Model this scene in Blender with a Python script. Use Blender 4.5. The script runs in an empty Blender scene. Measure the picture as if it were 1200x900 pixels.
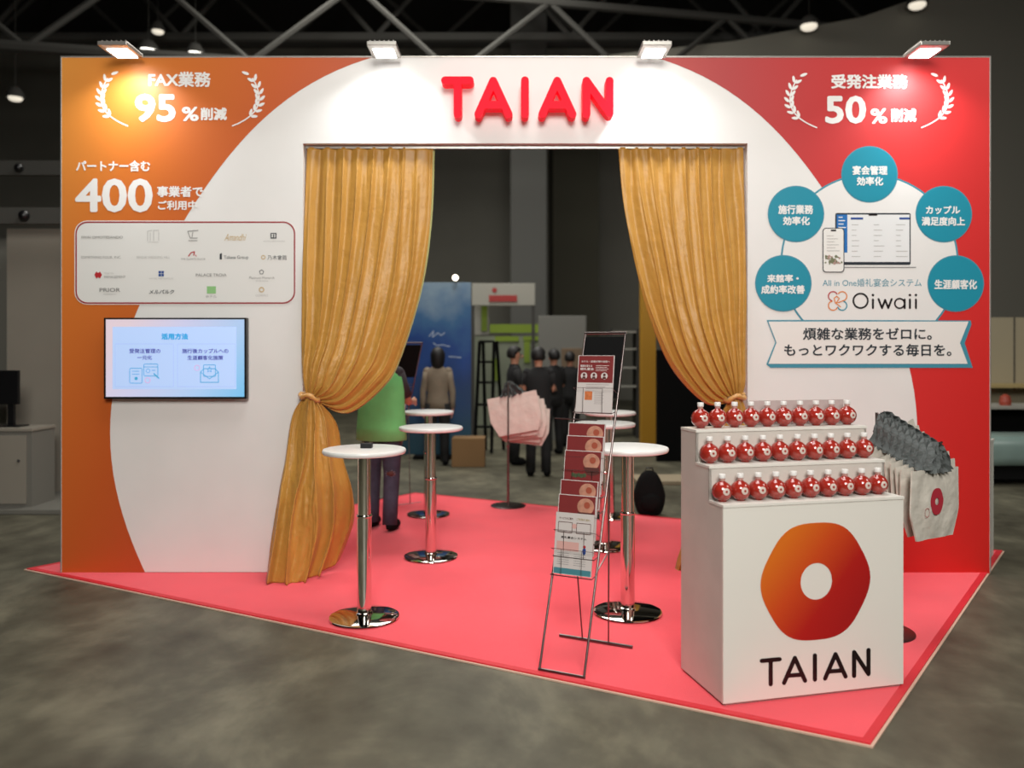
import bpy, bmesh, math, random
from mathutils import Vector, Matrix, noise
random.seed(7)
SC = bpy.context.scene
COL = SC.collection
PI = math.pi
F, HY, CZ = 950.0, 412.0, 1.6          # focal length in px, horizon row, eye height

# ------------------------------------------------------------------ camera, world, lights, exposure
cd = bpy.data.cameras.new('camera'); cam = bpy.data.objects.new('camera', cd); COL.objects.link(cam)
cam.location = (0, 0, CZ); cam.rotation_euler = (PI/2, 0, 0)
cd.sensor_width = 36; cd.lens = 28.5; cd.shift_y = -38/1200
cd.clip_end = 200
cd.dof.use_dof = True; cd.dof.focus_distance = 4.6; cd.dof.aperture_fstop = 1.15
SC.camera = cam
SC.view_settings.view_transform = 'Standard'; SC.view_settings.look = 'None'
SC.view_settings.gamma = 1; SC.view_settings.use_curve_mapping = False
SC.view_settings.exposure = 0.0
W = bpy.data.worlds.new('world'); SC.world = W; W.use_nodes = True
W.node_tree.nodes['Background'].inputs[0].default_value = (0.9, 0.95, 1.0, 1)
W.node_tree.nodes['Background'].inputs[1].default_value = 0.035
SC.cycles.max_bounces = 6; SC.cycles.sample_clamp_indirect = 4
SC.cycles.use_denoising = True

def area(name, loc, target, size, power, col=(1, .97, .92), sy=None):
    l = bpy.data.lights.new(name, 'AREA'); l.energy = power; l.color = col
    l.size = size
    if sy: l.shape = 'RECTANGLE'; l.size_y = sy
    o = bpy.data.objects.new(name, l); COL.objects.link(o); o.location = loc
    o.rotation_euler = (Vector(target)-Vector(loc)).to_track_quat('-Z', 'Y').to_euler()
    return o
area('hall_light_front', (0.4, -2.4, 5.0), (0.3, 5.2, 0.9), 2.6, 560, (1, .97, .92))
area('hall_light_over', (0.6, 4.2, 8.6), (0.6, 5.2, 0), 3.5, 330, (1, .975, .94))
area('hall_light_far', (-1.5, 12.5, 9.0), (-1.5, 12.8, 0), 6, 820, (1, .97, .9))
area('fill_light_right', (8.5, 3.0, 7.5), (4.2, 6.6, 0.5), 2.5, 190, (1, .97, .92))  # unseen fill light, added to brighten the desk and the right end

# ------------------------------------------------------------------ helpers
def lin(c):
    return tuple(((v/255)/12.92 if v/255 <= .04045 else ((v/255+.055)/1.055)**2.4) for v in c)

def mat(name, rgb, rough=.6, metal=0.0, var=0.0, scale=8.0, bump=0.0, bscale=60.0, emit=0.0, alpha=1.0, trans=0.0, sheen=0.0, coat=0.0, spec=.5, detail=4):
    m = bpy.data.materials.new(name); m.use_nodes = True
    nt = m.node_tree; b = nt.nodes['Principled BSDF']
    c = lin(rgb)
    b.inputs['Base Color'].default_value = (*c, 1)
    b.inputs['Roughness'].default_value = rough; b.inputs['Metallic'].default_value = metal
    b.inputs['Specular IOR Level'].default_value = spec
    b.inputs['Alpha'].default_value = alpha
    b.inputs['Transmission Weight'].default_value = trans
    b.inputs['Sheen Weight'].default_value = sheen
    b.inputs['Coat Weight'].default_value = coat
    tc = nt.nodes.new('ShaderNodeTexCoord')
    if var > 0:
        n = nt.nodes.new('ShaderNodeTexNoise'); n.inputs['Scale'].default_value = scale; n.inputs['Detail'].default_value = detail
        r = nt.nodes.new('ShaderNodeValToRGB')
        r.color_ramp.elements[0].position = .3; r.color_ramp.elements[1].position = .7
        r.color_ramp.elements[0].color = (*[max(0, v*(1-var)) for v in c], 1)
        r.color_ramp.elements[1].color = (*[min(1, v*(1+var)) for v in c], 1)
        nt.links.new(tc.outputs['Object'], n.inputs['Vector']); nt.links.new(n.outputs['Fac'], r.inputs['Fac'])
        nt.links.new(r.outputs['Color'], b.inputs['Base Color'])
    if bump > 0:
        n2 = nt.nodes.new('ShaderNodeTexNoise'); n2.inputs['Scale'].default_value = bscale; n2.inputs['Detail'].default_value = 3
        bp = nt.nodes.new('ShaderNodeBump'); bp.inputs['Strength'].default_value = bump; bp.inputs['Distance'].default_value = .01
        nt.links.new(tc.outputs['Object'], n2.inputs['Vector']); nt.links.new(n2.outputs['Fac'], bp.inputs['Height'])
        nt.links.new(bp.outputs['Normal'], b.inputs['Normal'])
    if emit > 0:
        b.inputs['Emission Color'].default_value = (*c, 1); b.inputs['Emission Strength'].default_value = emit
    return m

def grad_mat(name, stops, d, p0, p1, rough=.5, emit=0.0):
    """printed colour gradient along world/object direction d between scalar positions p0 and p1"""
    m = bpy.data.materials.new(name); m.use_nodes = True; nt = m.node_tree; b = nt.nodes['Principled BSDF']
    b.inputs['Roughness'].default_value = rough
    tc = nt.nodes.new('ShaderNodeTexCoord'); dot = nt.nodes.new('ShaderNodeVectorMath'); dot.operation = 'DOT_PRODUCT'
    dot.inputs[1].default_value = d
    mr = nt.nodes.new('ShaderNodeMapRange'); mr.inputs['From Min'].default_value = p0; mr.inputs['From Max'].default_value = p1
    r = nt.nodes.new('ShaderNodeValToRGB')
    els = r.color_ramp.elements
    while len(els) < len(stops): els.new(.5)
    for e, (p, c) in zip(els, stops): e.position = p
    for e, (p, c) in zip(els, stops): e.color = (*lin(c), 1)
    nt.links.new(tc.outputs['Object'], dot.inputs[0]); nt.links.new(dot.outputs['Value'], mr.inputs['Value'])
    nt.links.new(mr.outputs['Result'], r.inputs['Fac']); nt.links.new(r.outputs['Color'], b.inputs['Base Color'])
    if emit:
        b.inputs['Base Color'].default_value = (0, 0, 0, 1)
        for l in list(b.inputs['Base Color'].links): nt.links.remove(l)
        nt.links.new(r.outputs['Color'], b.inputs['Emission Color']); b.inputs['Emission Strength'].default_value = emit
    return m

def tag(o, label=None, cat=None, group=None, kind=None):
    if label: o['label'] = label
    if cat: o['category'] = cat
    if group: o['group'] = group
    if kind: o['kind'] = kind
    return o

def thing(name, loc, label, cat, group=None, rz=0.0):
    o = bpy.data.objects.new(name, None); COL.objects.link(o); o.location = loc; o.rotation_euler = (0, 0, rz)
    o.empty_display_size = .1
    return tag(o, label, cat, group)

def wloc(p):
    v = Vector((0, 0, 0))
    while p is not None:
        v = v + p.location; p = p.parent
    return v

def finish(name, bm, m, parent=None, smooth=False, world=True, label=None, smooth_angle=None):
    """link bm as ONE mesh object; world=True: coordinates are world ones and the parents are unrotated"""
    bmesh.ops.recalc_face_normals(bm, faces=bm.faces) if len(bm.faces) else None
    me = bpy.data.meshes.new(name)
    if parent is not None and world:
        bmesh.ops.translate(bm, verts=bm.verts, vec=-wloc(parent))
    bm.to_mesh(me); bm.free()
    if m is not None:
        for mm in (m if isinstance(m, (list, tuple)) else [m]): me.materials.append(mm)
    if smooth:
        me.polygons.foreach_set('use_smooth', [True]*len(me.polygons))
    if smooth_angle is not None:
        me.polygons.foreach_set('use_smooth', [True]*len(me.polygons))
        me.set_sharp_from_angle(angle=math.radians(smooth_angle))
    o = bpy.data.objects.new(name, me); COL.objects.link(o)
    if parent is not None: o.parent = parent
    if label: o['label'] = label
    return o

def copy_tree(o, parent=None):
    c = o.copy(); COL.objects.link(c)
    if parent is not None: c.parent = parent
    for ch in list(o.children): copy_tree(ch, c)
    return c

def BM(): return bmesh.new()

def add_box(bm, c, s, M=None, bevel=0.0):
    r = bmesh.ops.create_cube(bm, size=1)['verts']
    for v in r: v.co = Vector((v.co.x*s[0], v.co.y*s[1], v.co.z*s[2]))
    if bevel > 0:
        es = list({e for v in r for e in v.link_edges})
        r2 = bmesh.ops.bevel(bm, geom=es, offset=bevel, segments=2, affect='EDGES', profile=.6)
        r = list({v for f in r2['faces'] for v in f.verts} | {v for v in r if v.is_valid})
    for v in r:
        p = v.co + Vector(c)
        v.co = (M @ p) if M is not None else p
    return r

def boxab(bm, a, b, bevel=0.0, M=None):
    c = [(a[i]+b[i])/2 for i in range(3)]; s = [abs(b[i]-a[i]) for i in range(3)]
    return add_box(bm, c, s, M, bevel)

def add_tube(bm, pts, r, n=8, caps=True, M=None):
    """tube through points, r may be a list"""
    pts = [Vector(p) for p in pts]; rings = []
    for i, p in enumerate(pts):
        a = pts[max(i-1, 0)]; b = pts[min(i+1, len(pts)-1)]
        d = (b-a).normalized()
        up = Vector((0, 0, 1)) if abs(d.z) < .9 else Vector((1, 0, 0))
        x = d.cross(up).normalized(); y = d.cross(x).normalized()
        rr = r[i] if isinstance(r, (list, tuple)) else r
        ring = []
        for k in range(n):
            t = 2*PI*k/n; q = p + x*math.cos(t)*rr + y*math.sin(t)*rr
            ring.append(bm.verts.new(M @ q if M is not None else q))
        rings.append(ring)
    for a, b in zip(rings, rings[1:]):
        for k in range(n): bm.faces.new((a[k], a[(k+1) % n], b[(k+1) % n], b[k]))
    if caps: bm.faces.new(rings[0][::-1]); bm.faces.new(rings[-1])

def add_lathe(bm, prof, c=(0, 0, 0), n=32):
    """prof: list (r,z); r=0 closes"""
    rings = []
    for r, z in prof:
        if r < 1e-6: rings.append([bm.verts.new((c[0], c[1], c[2]+z))])
        else: rings.append([bm.verts.new((c[0]+r*math.cos(2*PI*k/n), c[1]+r*math.sin(2*PI*k/n), c[2]+z)) for k in range(n)])
    for a, b in zip(rings, rings[1:]):
        for k in range(n):
            if len(a) == 1 and len(b) == 1: continue
            if len(a) == 1: bm.faces.new((a[0], b[k], b[(k+1) % n]))
            elif len(b) == 1: bm.faces.new((a[k], a[(k+1) % n], b[0]))
            else: bm.faces.new((a[k], a[(k+1) % n], b[(k+1) % n], b[k]))

def add_sphere(bm, c, r, u=14, v=9):
    s = r if isinstance(r, (list, tuple)) else (r, r, r)
    vs = bmesh.ops.create_uvsphere(bm, u_segments=u, v_segments=v, radius=1)['verts']
    for q in vs: q.co = Vector((q.co.x*s[0]+c[0], q.co.y*s[1]+c[1], q.co.z*s[2]+c[2]))

def ground(px, py):
    Z = F*CZ/(py-HY); return Vector(((px-600)*Z/F, Z, 0))
def at(px, py, Z): return Vector(((px-600)*Z/F, Z, CZ-(py-HY)*Z/F))
def boxpx(bm, x0, y0, x1, y1, Z, depth, bevel=0.0):
    a = at(x0, y0, Z); b = at(x1, y1, Z)
    return boxab(bm, (a.x, Z, b.z), (b.x, Z+depth, a.z), bevel)

# planes for printed matter: a print lies on a real surface; px coordinates only say where on it
class Plane:
    def __init__(s, p0, n): s.p0 = Vector(p0); s.n = Vector(n).normalized()
    def pt(s, px, py, lift=0.0):
        o = Vector((0, 0, CZ)); d = Vector(((px-600)/F, 1, -(py-HY)/F))
        p0 = s.p0 + s.n*lift
        t = (p0-o).dot(s.n)/d.dot(s.n); return o + d*t
WY = 5.82
WALL = Plane((0, WY, 0), (0, -1, 0))

def text_mesh2d(body, bold):
    c = bpy.data.curves.new('t', 'FONT'); c.body = body; c.resolution_u = 3
    o = bpy.data.objects.new('t', c); me = o.to_mesh()
    vs = [(v.co.x, v.co.y) for v in me.vertices]; fs = [tuple(p.vertices) for p in me.polygons]
    o.to_mesh_clear(); bpy.data.objects.remove(o); bpy.data.curves.remove(c)
    if bold > 0.008:
        V = []; Fc = []
        for k in range(8):
            dx, dy = bold*math.cos(k*PI/4), bold*math.sin(k*PI/4); b0 = len(V)
            V += [(x+dx, y+dy, k*5e-5) for x, y in vs]; Fc += [tuple(i+b0 for i in f) for f in fs]
        vs, fs = V, Fc
    else: vs = [(x, y, 0.0) for x, y in vs]
    return vs, fs
def text(name, body, box, plane, m, parent, bold=.03, lift=.002, italic=0.0, skew=None, label=None):
    vs, fs = text_mesh2d(body, bold)
    x0, y0, x1, y1 = box
    mx = min(v[0] for v in vs); Mx = max(v[0] for v in vs); my = min(v[1] for v in vs); My = max(v[1] for v in vs)
    bm = BM(); bv = []
    for x, y, e_ in vs:
        u = (x-mx)/(Mx-mx); w = (y-my)/max(My-my, 1e-6)
        px = x0+u*(x1-x0)+italic*w; py = y1+w*(y0-y1)
        if skew: py += skew*(px-x0)
        bv.append(bm.verts.new(plane.pt(px, py, lift+e_)))
    for f in fs:
        try: bm.faces.new([bv[i] for i in f])
        except ValueError: pass
    n = plane.n
    me_o = finish_flat(name, bm, m, parent, n)
    if label: me_o['label'] = label
    return me_o
def finish_flat(name, bm, m, parent, n):
    for f in bm.faces:
        f.normal_update()
    flip = [f for f in bm.faces if f.normal.dot(n) < 0]
    if flip: bmesh.ops.reverse_faces(bm, faces=flip)
    me = bpy.data.meshes.new(name)
    bmesh.ops.translate(bm, verts=bm.verts, vec=-wloc(parent))
    bm.to_mesh(me); bm.free(); me.materials.append(m)
    o = bpy.data.objects.new(name, me); COL.objects.link(o); o.parent = parent
    return o
def poly(bm, pts, plane, lift):
    vs = [bm.verts.new(plane.pt(x, y, lift)) for x, y in pts]
    return bm.faces.new(vs)
def flat(name, polys, plane, m, parent, lift=.0015, label=None):
    bm = BM()
    for i_, p in enumerate(polys): poly(bm, p, plane, lift+(i_ % 9)*3e-5)
    bmesh.ops.triangulate(bm, faces=[f for f in bm.faces if len(f.verts) > 4])
    o = finish_flat(name, bm, m, parent, plane.n)
    if label: o['label'] = label
    return o
def circ(cx, cy, r, n=40, ry=None, a0=0.0, a1=2*PI):
    ry = ry or r
    full = abs(a1-a0) > 6.28
    k = n if full else n+1
    return [(cx+r*math.cos(a0+(a1-a0)*i/n), cy+ry*math.sin(a0+(a1-a0)*i/n)) for i in range(k)]
def ringq(outer, inner):
    n = len(outer)
    return [[outer[i], outer[(i+1) % n], inner[(i+1) % n], inner[i]] for i in range(n)]
def stroke(pts, w, closed=False, caps=True):
    """polyline -> list of flat polygons (px)"""
    out = []; P = list(pts)
    if closed: P = P+[P[0]]
    for (ax, ay), (bx, by) in zip(P, P[1:]):
        d = math.hypot(bx-ax, by-ay) or 1; nx, ny = -(by-ay)/d*w/2, (bx-ax)/d*w/2
        out.append([(ax+nx, ay+ny), (bx+nx, by+ny), (bx-nx, by-ny), (ax-nx, ay-ny)])
    if caps:
        for p in P: out.append(circ(p[0], p[1], w/2, 10))
    return out
def rrect(x0, y0, x1, y1, r, n=6):
    pts = []
    for cx, cy, a in ((x1-r, y0+r, -PI/2), (x1-r, y1-r, 0), (x0+r, y1-r, PI/2), (x0+r, y0+r, PI)):
        for i in range(n+1): pts.append((cx+r*math.cos(a+PI/2*i/n), cy+r*math.sin(a+PI/2*i/n)))
    return pts
def rect(x0, y0, x1, y1): return [(x0, y0), (x1, y0), (x1, y1), (x0, y1)]

# ------------------------------------------------------------------ materials
M = {}
M['wall_white'] = mat('white_wall_vinyl', (226, 224, 220), .45, var=.02, scale=3, bump=.04, bscale=300)
M['white'] = mat('white_print', (232, 230, 226), .5)
M['white_lam'] = mat('white_laminate', (224, 221, 212), .35, var=.015, scale=2)
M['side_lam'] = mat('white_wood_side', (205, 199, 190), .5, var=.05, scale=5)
M['table_white'] = mat('table_top_white', (228, 228, 224), .3)
M['chrome'] = mat('chrome', (225, 222, 215), .07, 1.0)
M['steel'] = mat('wire_steel', (128, 118, 116), .3, 1.0)
M['carpet'] = mat('red_carpet', (235, 72, 84), .95, var=.05, scale=2.2, bump=.35, bscale=260, sheen=.15, detail=5)
M['tape'] = mat('red_edge_tape', (206, 38, 50), .55, var=.04, scale=5)
M['beige_line'] = mat('beige_carpet_edge', (205, 170, 150), .7)
M['teal'] = mat('teal_print', (30, 138, 160), .4)
M['teal_line'] = mat('teal_line', (62, 138, 158), .5)
M['ink'] = mat('dark_ink', (32, 40, 48), .5)
M['black_ink'] = mat('black_ink', (20, 10, 12), .35)
M['grey_ink'] = mat('grey_ink', (135, 133, 130), .6)
M['pale_ink'] = mat('pale_grey_ink', (178, 176, 172), .6)
M['gold_ink'] = mat('gold_ink', (190, 160, 105), .6)
M['red_ink'] = mat('red_ink', (178, 38, 45), .5)
M['green_ink'] = mat('green_ink', (140, 190, 125), .5)
M['blue_ink'] = mat('blue_ink', (32, 70, 140), .5)
M['blue_side'] = mat('bright_blue_ink', (20, 105, 175), .5)
M['orange_ink'] = mat('orange_ink', (215, 125, 55), .5)
M['box_line'] = mat('wine_red_border', (150, 35, 42), .5)
M['sign_red'] = mat('lit_red_acrylic', (240, 8, 38), .5, spec=.12, emit=.32)
M['black'] = mat('black_plastic', (14, 14, 16), .35)
M['black_matte'] = mat('matte_black', (9, 9, 9), .85, spec=.15)
M['curtain'] = mat('gold_satin', (182, 134, 60), .42, var=.05, scale=7, bump=.45, bscale=20, sheen=.05, spec=.35)
M['lining'] = mat('pale_green_lining', (190, 196, 130), .6)
M['tie'] = mat('gold_tie_cloth', (192, 140, 72), .4, sheen=.3, bump=.4, bscale=30)
M['alu'] = mat('aluminium', (175, 172, 165), .35, .7)
M['juice'] = mat('red_juice', (152, 42, 32), .12, coat=.5, var=.15, scale=30)
M['cap'] = mat('white_cap', (225, 222, 218), .4)
M['clear_neck'] = mat('clear_neck_plastic', (225, 170, 160), .15, alpha=.75)
M['label'] = mat('cream_label', (205, 188, 178), .55)
M['bag'] = mat('cream_paper_cloth', (202, 196, 184), .8, var=.07, scale=14, bump=.8, bscale=18)
M['bag_pink'] = mat('white_cloth_bag', (212, 198, 188), .8, var=.05, scale=14, bump=.8, bscale=18)
M['strap'] = mat('grey_strap_cloth', (78, 83, 82), .7, var=.45, scale=25, bump=.7, bscale=30)
M['bag_red'] = mat('bag_red_print', (176, 40, 56), .6)
M['see_through'] = mat('see_through_sheet', (196, 180, 176), .35, alpha=.72)
M['dark_base'] = mat('dark_steel_base', (92, 84, 82), .3, .9)
M['floor'] = None

# ------------------------------------------------------------------ the hall (setting)
def floor_mat():
    m = bpy.data.materials.new('polished_concrete'); m.use_nodes = True; nt = m.node_tree; b = nt.nodes['Principled BSDF']
    tc = nt.nodes.new('ShaderNodeTexCoord')
    mp = nt.nodes.new('ShaderNodeMapping'); mp.inputs['Scale'].default_value = (1, .7, 1); mp.inputs['Rotation'].default_value = (0, 0, .5)
    n1 = nt.nodes.new('ShaderNodeTexNoise'); n1.inputs['Scale'].default_value = 1.1; n1.inputs['Detail'].default_value = 9; n1.inputs['Roughness'].default_value = .62; n1.inputs['Distortion'].default_value = .6
    n2 = nt.nodes.new('ShaderNodeTexNoise'); n2.inputs['Scale'].default_value = 5.0; n2.inputs['Detail'].default_value = 6
    mx = nt.nodes.new('ShaderNodeMix'); mx.data_type = 'FLOAT'; mx.inputs[0].default_value = .35
    r = nt.nodes.new('ShaderNodeValToRGB'); e = r.color_ramp.elements
    e[0].position = .3; e[1].position = .72
    e[0].color = (*lin((50, 46, 36)), 1); e[1].color = (*lin((126, 122, 102)), 1)
    k = e.new(.5); k.color = (*lin((86, 83, 69)), 1)
    nt.links.new(tc.outputs['Object'], mp.inputs[0])
    for n in (n1, n2): nt.links.new(mp.outputs[0], n.inputs['Vector'])
    nt.links.new(n1.outputs['Fac'], mx.inputs[2]); nt.links.new(n2.outputs['Fac'], mx.inputs[3])
    nt.links.new(mx.outputs[0], r.inputs['Fac']); nt.links.new(r.outputs['Color'], b.inputs['Base Color'])
    b.inputs['Roughness'].default_value = .5; b.inputs['Specular IOR Level'].default_value = .3
    return m
M['floor'] = floor_mat()
def setting(name, bm, m, **k):
    o = finish(name, bm, m, None, **k); o['kind'] = 'structure'; return o
bm = BM(); boxab(bm, (-26, -9, -.2), (26, 27, 0)); floor = setting('floor', bm, M['floor'])
bm = BM(); boxab(bm, (-26, -9, 12.0), (26, 27, 12.2)); setting('ceiling', bm, mat('dark_ceiling', (26, 25, 23), .9))
M['hall'] = mat('grey_hall_wall', (128, 126, 116), .85, var=.05, scale=.6)
M['hall_dark'] = mat('dark_hall_wall', (60, 58, 50), .9, var=.05, scale=.6)
M['hall_mid'] = mat('mid_grey_column', (92, 92, 88), .8)
bm = BM(); boxab(bm, (-26, 26.8, 0), (26, 27, 12)); setting('wall_back', bm, M['hall'])
bm = BM(); boxab(bm, (-26, -9, 0), (-25.8, 26.8, 12)); setting('wall_left', bm, M['hall_dark'])
bm = BM(); boxab(bm, (25.8, -9, 0), (26, 26.8, 12)); setting('wall_right', bm, M['hall_dark'])
bm = BM(); boxab(bm, (-25.8, -9, 0), (25.8, -8.8, 12)); setting('wall_front', bm, M['hall_dark'])
# darker-toned box for the recess, and the column seen through the opening
M['recess'] = mat('dark_recess', (74, 72, 60), .9)
bm = BM(); a = at(648, 100, 24); b = at(702, 100, 24); boxab(bm, (a.x, 24, 0), (b.x, 26.7, 9.5)); o = setting('trim_1', bm, M['recess'])
bm = BM(); a = at(598, 100, 20.5); b = at(641, 100, 20.5); boxab(bm, (a.x, 20.5, 0), (b.x, 21.6, 11.9), .04); setting('trim_2', bm, M['hall_mid'])

# ------------------------------------------------------------------ carpet
FC = ground(1023, 877.5); LC = ground(28, 668.5); RC = Vector((3.93, 6.47, 0)); BC = LC+RC-FC
def inset(poly_, d):
    n = len(poly_); out = []
    for i in range(n):
        p0, p1, p2 = poly_[i-1], poly_[i], poly_[(i+1) % n]
        a = (p0-p1).normalized(); b = (p2-p1).normalized()
        s = abs(a.cross(b).z); out.append(p1+(a+b)*(d/s))
    return out
CP = [LC, FC, RC, BC]
CT = .014
carpet = thing('carpet', (0, 5.8, 0), 'large bright red square booth carpet lying on the grey concrete floor', 'carpet')
def prism(bm, pts, z0, z1):
    lo = [bm.verts.new((p[0], p[1], z0)) for p in pts]; hi = [bm.verts.new((p[0], p[1], z1)) for p in pts]
    n = len(pts); bm.faces.new(hi); bm.faces.new(lo[::-1])
    for i in range(n): bm.faces.new((lo[i], lo[(i+1) % n], hi[(i+1) % n], hi[i]))
bm = BM(); prism(bm, inset(CP, .04), 0.0, CT); finish('pile', bm, M['carpet'], carpet)
o1 = inset(CP, .012); i1 = inset(CP, .05)
for k in range(4):
    j = (k+1) % 4
    bm = BM(); prism(bm, [o1[k], o1[j], i1[j], i1[k]], 0.0005, CT+.001); finish('edge_tape', bm, M['tape'], carpet)
for k in range(4):
    j = (k+1) % 4
    bm = BM(); prism(bm, [CP[k], CP[j], o1[j], o1[k]], 0.0005, CT-.006); finish('edge_strip', bm, M['beige_line'], carpet, label='thin beige backing edge of the carpet')

# ------------------------------------------------------------------ booth wall
XL, XR = WALL.pt(72, 400).x, WALL.pt(1160, 400).x
TOP, OT = 1.6+(412-67)/(F/WY), 1.6+(412-168)/(F/WY)
OL, OR_ = WALL.pt(355, 400).x, WALL.pt(876, 400).x
WT = .12
wall = thing('booth_wall', (0, WY, 0), 'wide freestanding printed booth wall with orange and red sides and a central opening', 'wall')
bm = BM(); 
for a, b in (((XL, CT), (OL, TOP)), ((OR_, CT), (XR, TOP))):
    boxab(bm, (a[0], WY, a[1]), (b[0], WY+WT, b[1]))
    
p_ = finish('side_panel', bm, M['wall_white'], wall) if False else bm.free()
bm = BM(); boxab(bm, (XL, WY, CT+.003), (OL, WY+WT, TOP)); finish('side_panel', bm, M['wall_white'], wall)
bm = BM(); boxab(bm, (OR_, WY, CT+.003), (XR, WY+WT, TOP)); finish('side_panel', bm, M['wall_white'], wall)
bm = BM(); boxab(bm, (OL, WY, OT), (OR_, WY+WT, TOP)); finish('lintel_panel', bm, M['wall_white'], wall)
for a, b in (((XL-.006, CT+.003), (XL, TOP+.008)), ((XR, CT+.003), (XR+.006, TOP+.008)), ((XL, TOP), (XR, TOP+.008))):
    bm = BM(); boxab(bm, (a[0], WY-.004, a[1]), (b[0], WY+WT, b[1])); finish('edge_trim', bm, M['alu'], wall, label='thin aluminium edge trim')
# the large orange to red print around the white disc
CX0, CY0 = 602, 507
def disc_r(phi): return 466+7*math.cos(6*phi)
WX = lambda px: (px-600)/(F/WY)
gm = grad_mat('orange_to_red_print', [(0, (222, 146, 62)), (.10, (206, 112, 40)), (.2, (194, 88, 32)), (.29, (178, 70, 38)), (.58, (170, 50, 50)), (.8, (210, 46, 46)), (1, (200, 30, 24))], (1, 0, -.45), XL-.45*TOP, XR, .45)
pl = []; pr = []
ytop, ybot = 67.4, 673.0
N = 90
for side in (-1, 1):
    pts = []
    for i in range(N+1):
        t = -PI/2 + PI*i/N            # top to bottom
        x = CX0+side*disc_r(t)*math.cos(t); y = CY0+disc_r(t)*math.sin(t)
        pts.append((x, y))
    bx = 72.3 if side < 0 else 1159.7
    # clip to wall rows
    rows = []
    for (x0, y0), (x1, y1) in zip(pts, pts[1:]):
        if y1 < ytop or y0 > ybot: continue
        if y0 < ytop: t = (ytop-y0)/(y1-y0); x0 += t*(x1-x0); y0 = ytop
        if y1 > ybot: t = (ybot-y0)/(y1-y0); x1 = x0+t*(x1-x0); y1 = ybot
        rows.append([(bx, y0), (x0, y0), (x1, y1), (bx, y1)])
    flat('orange_print' if side < 0 else 'red_print', rows, WALL, gm, wall, .0008)
T = WALL
def wt(body, box, m='white', bold=.03, parent=None, lift=.003, **k):
    return text('lettering', body, box, T, M[m], parent or wall, bold, lift, **k)
wt('FAX業務', (174, 84, 247, 102), bold=.03)
wt('95', (158, 110, 206, 143), bold=.03); wt('%', (213, 125, 233, 142), bold=.03); wt('削減', (235, 126, 266, 141), bold=.04)
wt('パートナー含む', (89, 188, 176, 201), bold=.035); wt('400', (88, 209, 179, 249), bold=.024)
wt('事業者で', (184, 218, 238, 231), bold=.03); wt('ご利用中', (185, 235, 231, 246), bold=.03)
wt('受発注業務', (974, 87, 1064, 104), bold=.035)
wt('50', (967, 112, 1015, 145), bold=.03); wt('%', (1020, 127, 1040, 145), bold=.03); wt('削減', (1044, 127, 1074, 143), bold=.04)
def wreath(side, cx, tipx, topy, endx, endy, bulge):
    # stem: quadratic arc from top to the end
    def P(t):
        x0, y0 = tipx, topy; x2, y2 = endx, endy
        x1, y1 = bulge
        return ((1-t)**2*x0+2*t*(1-t)*x1+t*t*x2, (1-t)**2*y0+2*t*(1-t)*y1+t*t*y2)
    ps = [P(i/14) for i in range(15)]
    polys = stroke(ps[1:], 1.5)
    for k in range(8):
        t = .02+k*.105
        x, y = P(t); x2, y2 = P(t+.03); d = math.atan2(y-y2, x-x2)   # growing upward
        for s in (-1, 1):
            if k == 0 and s == side: continue
            a = d + s*.62; L = 8.2 if k else 9
            lx, ly = x+math.cos(a)*1.5, y+math.sin(a)*1.5
            pts = []
            for q in range(12):
                th = 2*PI*q/12; u = (1-math.cos(th))/2*L; v = math.sin(th)*2.0*(1-.25*u/L)
                pts.append((lx+math.cos(a)*u-math.sin(a)*v, ly+math.sin(a)*u+math.cos(a)*v))
            polys.append(pts)
    flat('laurel_branch', polys, WALL, M['white'], wall, .003)
for c, dx in ((211, 1), (1018.5, 1)):
    w1 = c-(79 if c < 500 else 80)
    yy = 86 if c < 500 else 88
    off = 78.5
    wreath(-1, c, c-81, yy, c-61.5, yy+61.5, (c-112, yy+42))
    wreath(1, c, c+81, yy, c+61.5, yy+61.5, (c+112, yy+42))
# partner box
flat('partner_board_border', [rrect(87.3, 258.5, 347, 357, 15)], WALL, M['white'], wall, .002, label='white outer line of the rounded partner panel')
flat('partner_board_border', ringq(rrect(88.3, 259.5, 346, 356, 14), rrect(90, 261.2, 344.3, 354.3, 12.5)), WALL, M['box_line'], wall, .0035, label='wine red rounded border of the partner panel')
pb = flat('partner_board', [rrect(89, 260.2, 345.3, 355.3, 13)], WALL, mat('partner_board_white', (222, 221, 216), .5), wall, .0028, label='pale rounded panel of partner names')
def bt(body, box, m='grey_ink', bold=.0, **k): return wt(body, box, m, bold, parent=pb, lift=.0045, **k)
bt('IWAI OMOTESANDO', (95.5, 276.5, 144, 279.5), 'grey_ink', .01)
bt('NIPPONSEINEN', (173, 283, 186, 284.5), 'pale_ink')
flat('emblem', stroke([(173, 282), (173, 271), (178, 270)], .7)+stroke([(176, 282), (176, 273)], .6)+stroke([(180, 282), (180, 270), (186, 270)], .7)+stroke([(186, 282), (186, 272)], .6), WALL, M['pale_ink'], pb, .0045)
flat('emblem', stroke([(220, 271), (232, 270)], 1)+stroke([(220, 271), (223, 279), (231, 279)], .9)+stroke([(221, 282), (231, 282)], .8)+stroke([(226, 272), (225, 278)], .8), WALL, M['grey_ink'], pb, .0045)
bt('Amandhi', (263, 274, 287, 282), 'gold_ink', italic=2)
flat('emblem', ringq(rect(317, 273, 324, 279.5), rect(318.2, 274, 322.8, 278.4))+[rect(320, 274.5, 321.2, 279)], WALL, M['ink'], pb, .0045)
bt('HOTEL NEW MACRO', (309, 282, 334, 283.6), 'pale_ink')
bt('SOMETHING FOUR, INC.', (95, 300, 142, 303.5), 'grey_ink')
bt('SENDAI WEDDING HILL', (160, 300, 199, 303), 'pale_ink')
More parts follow.
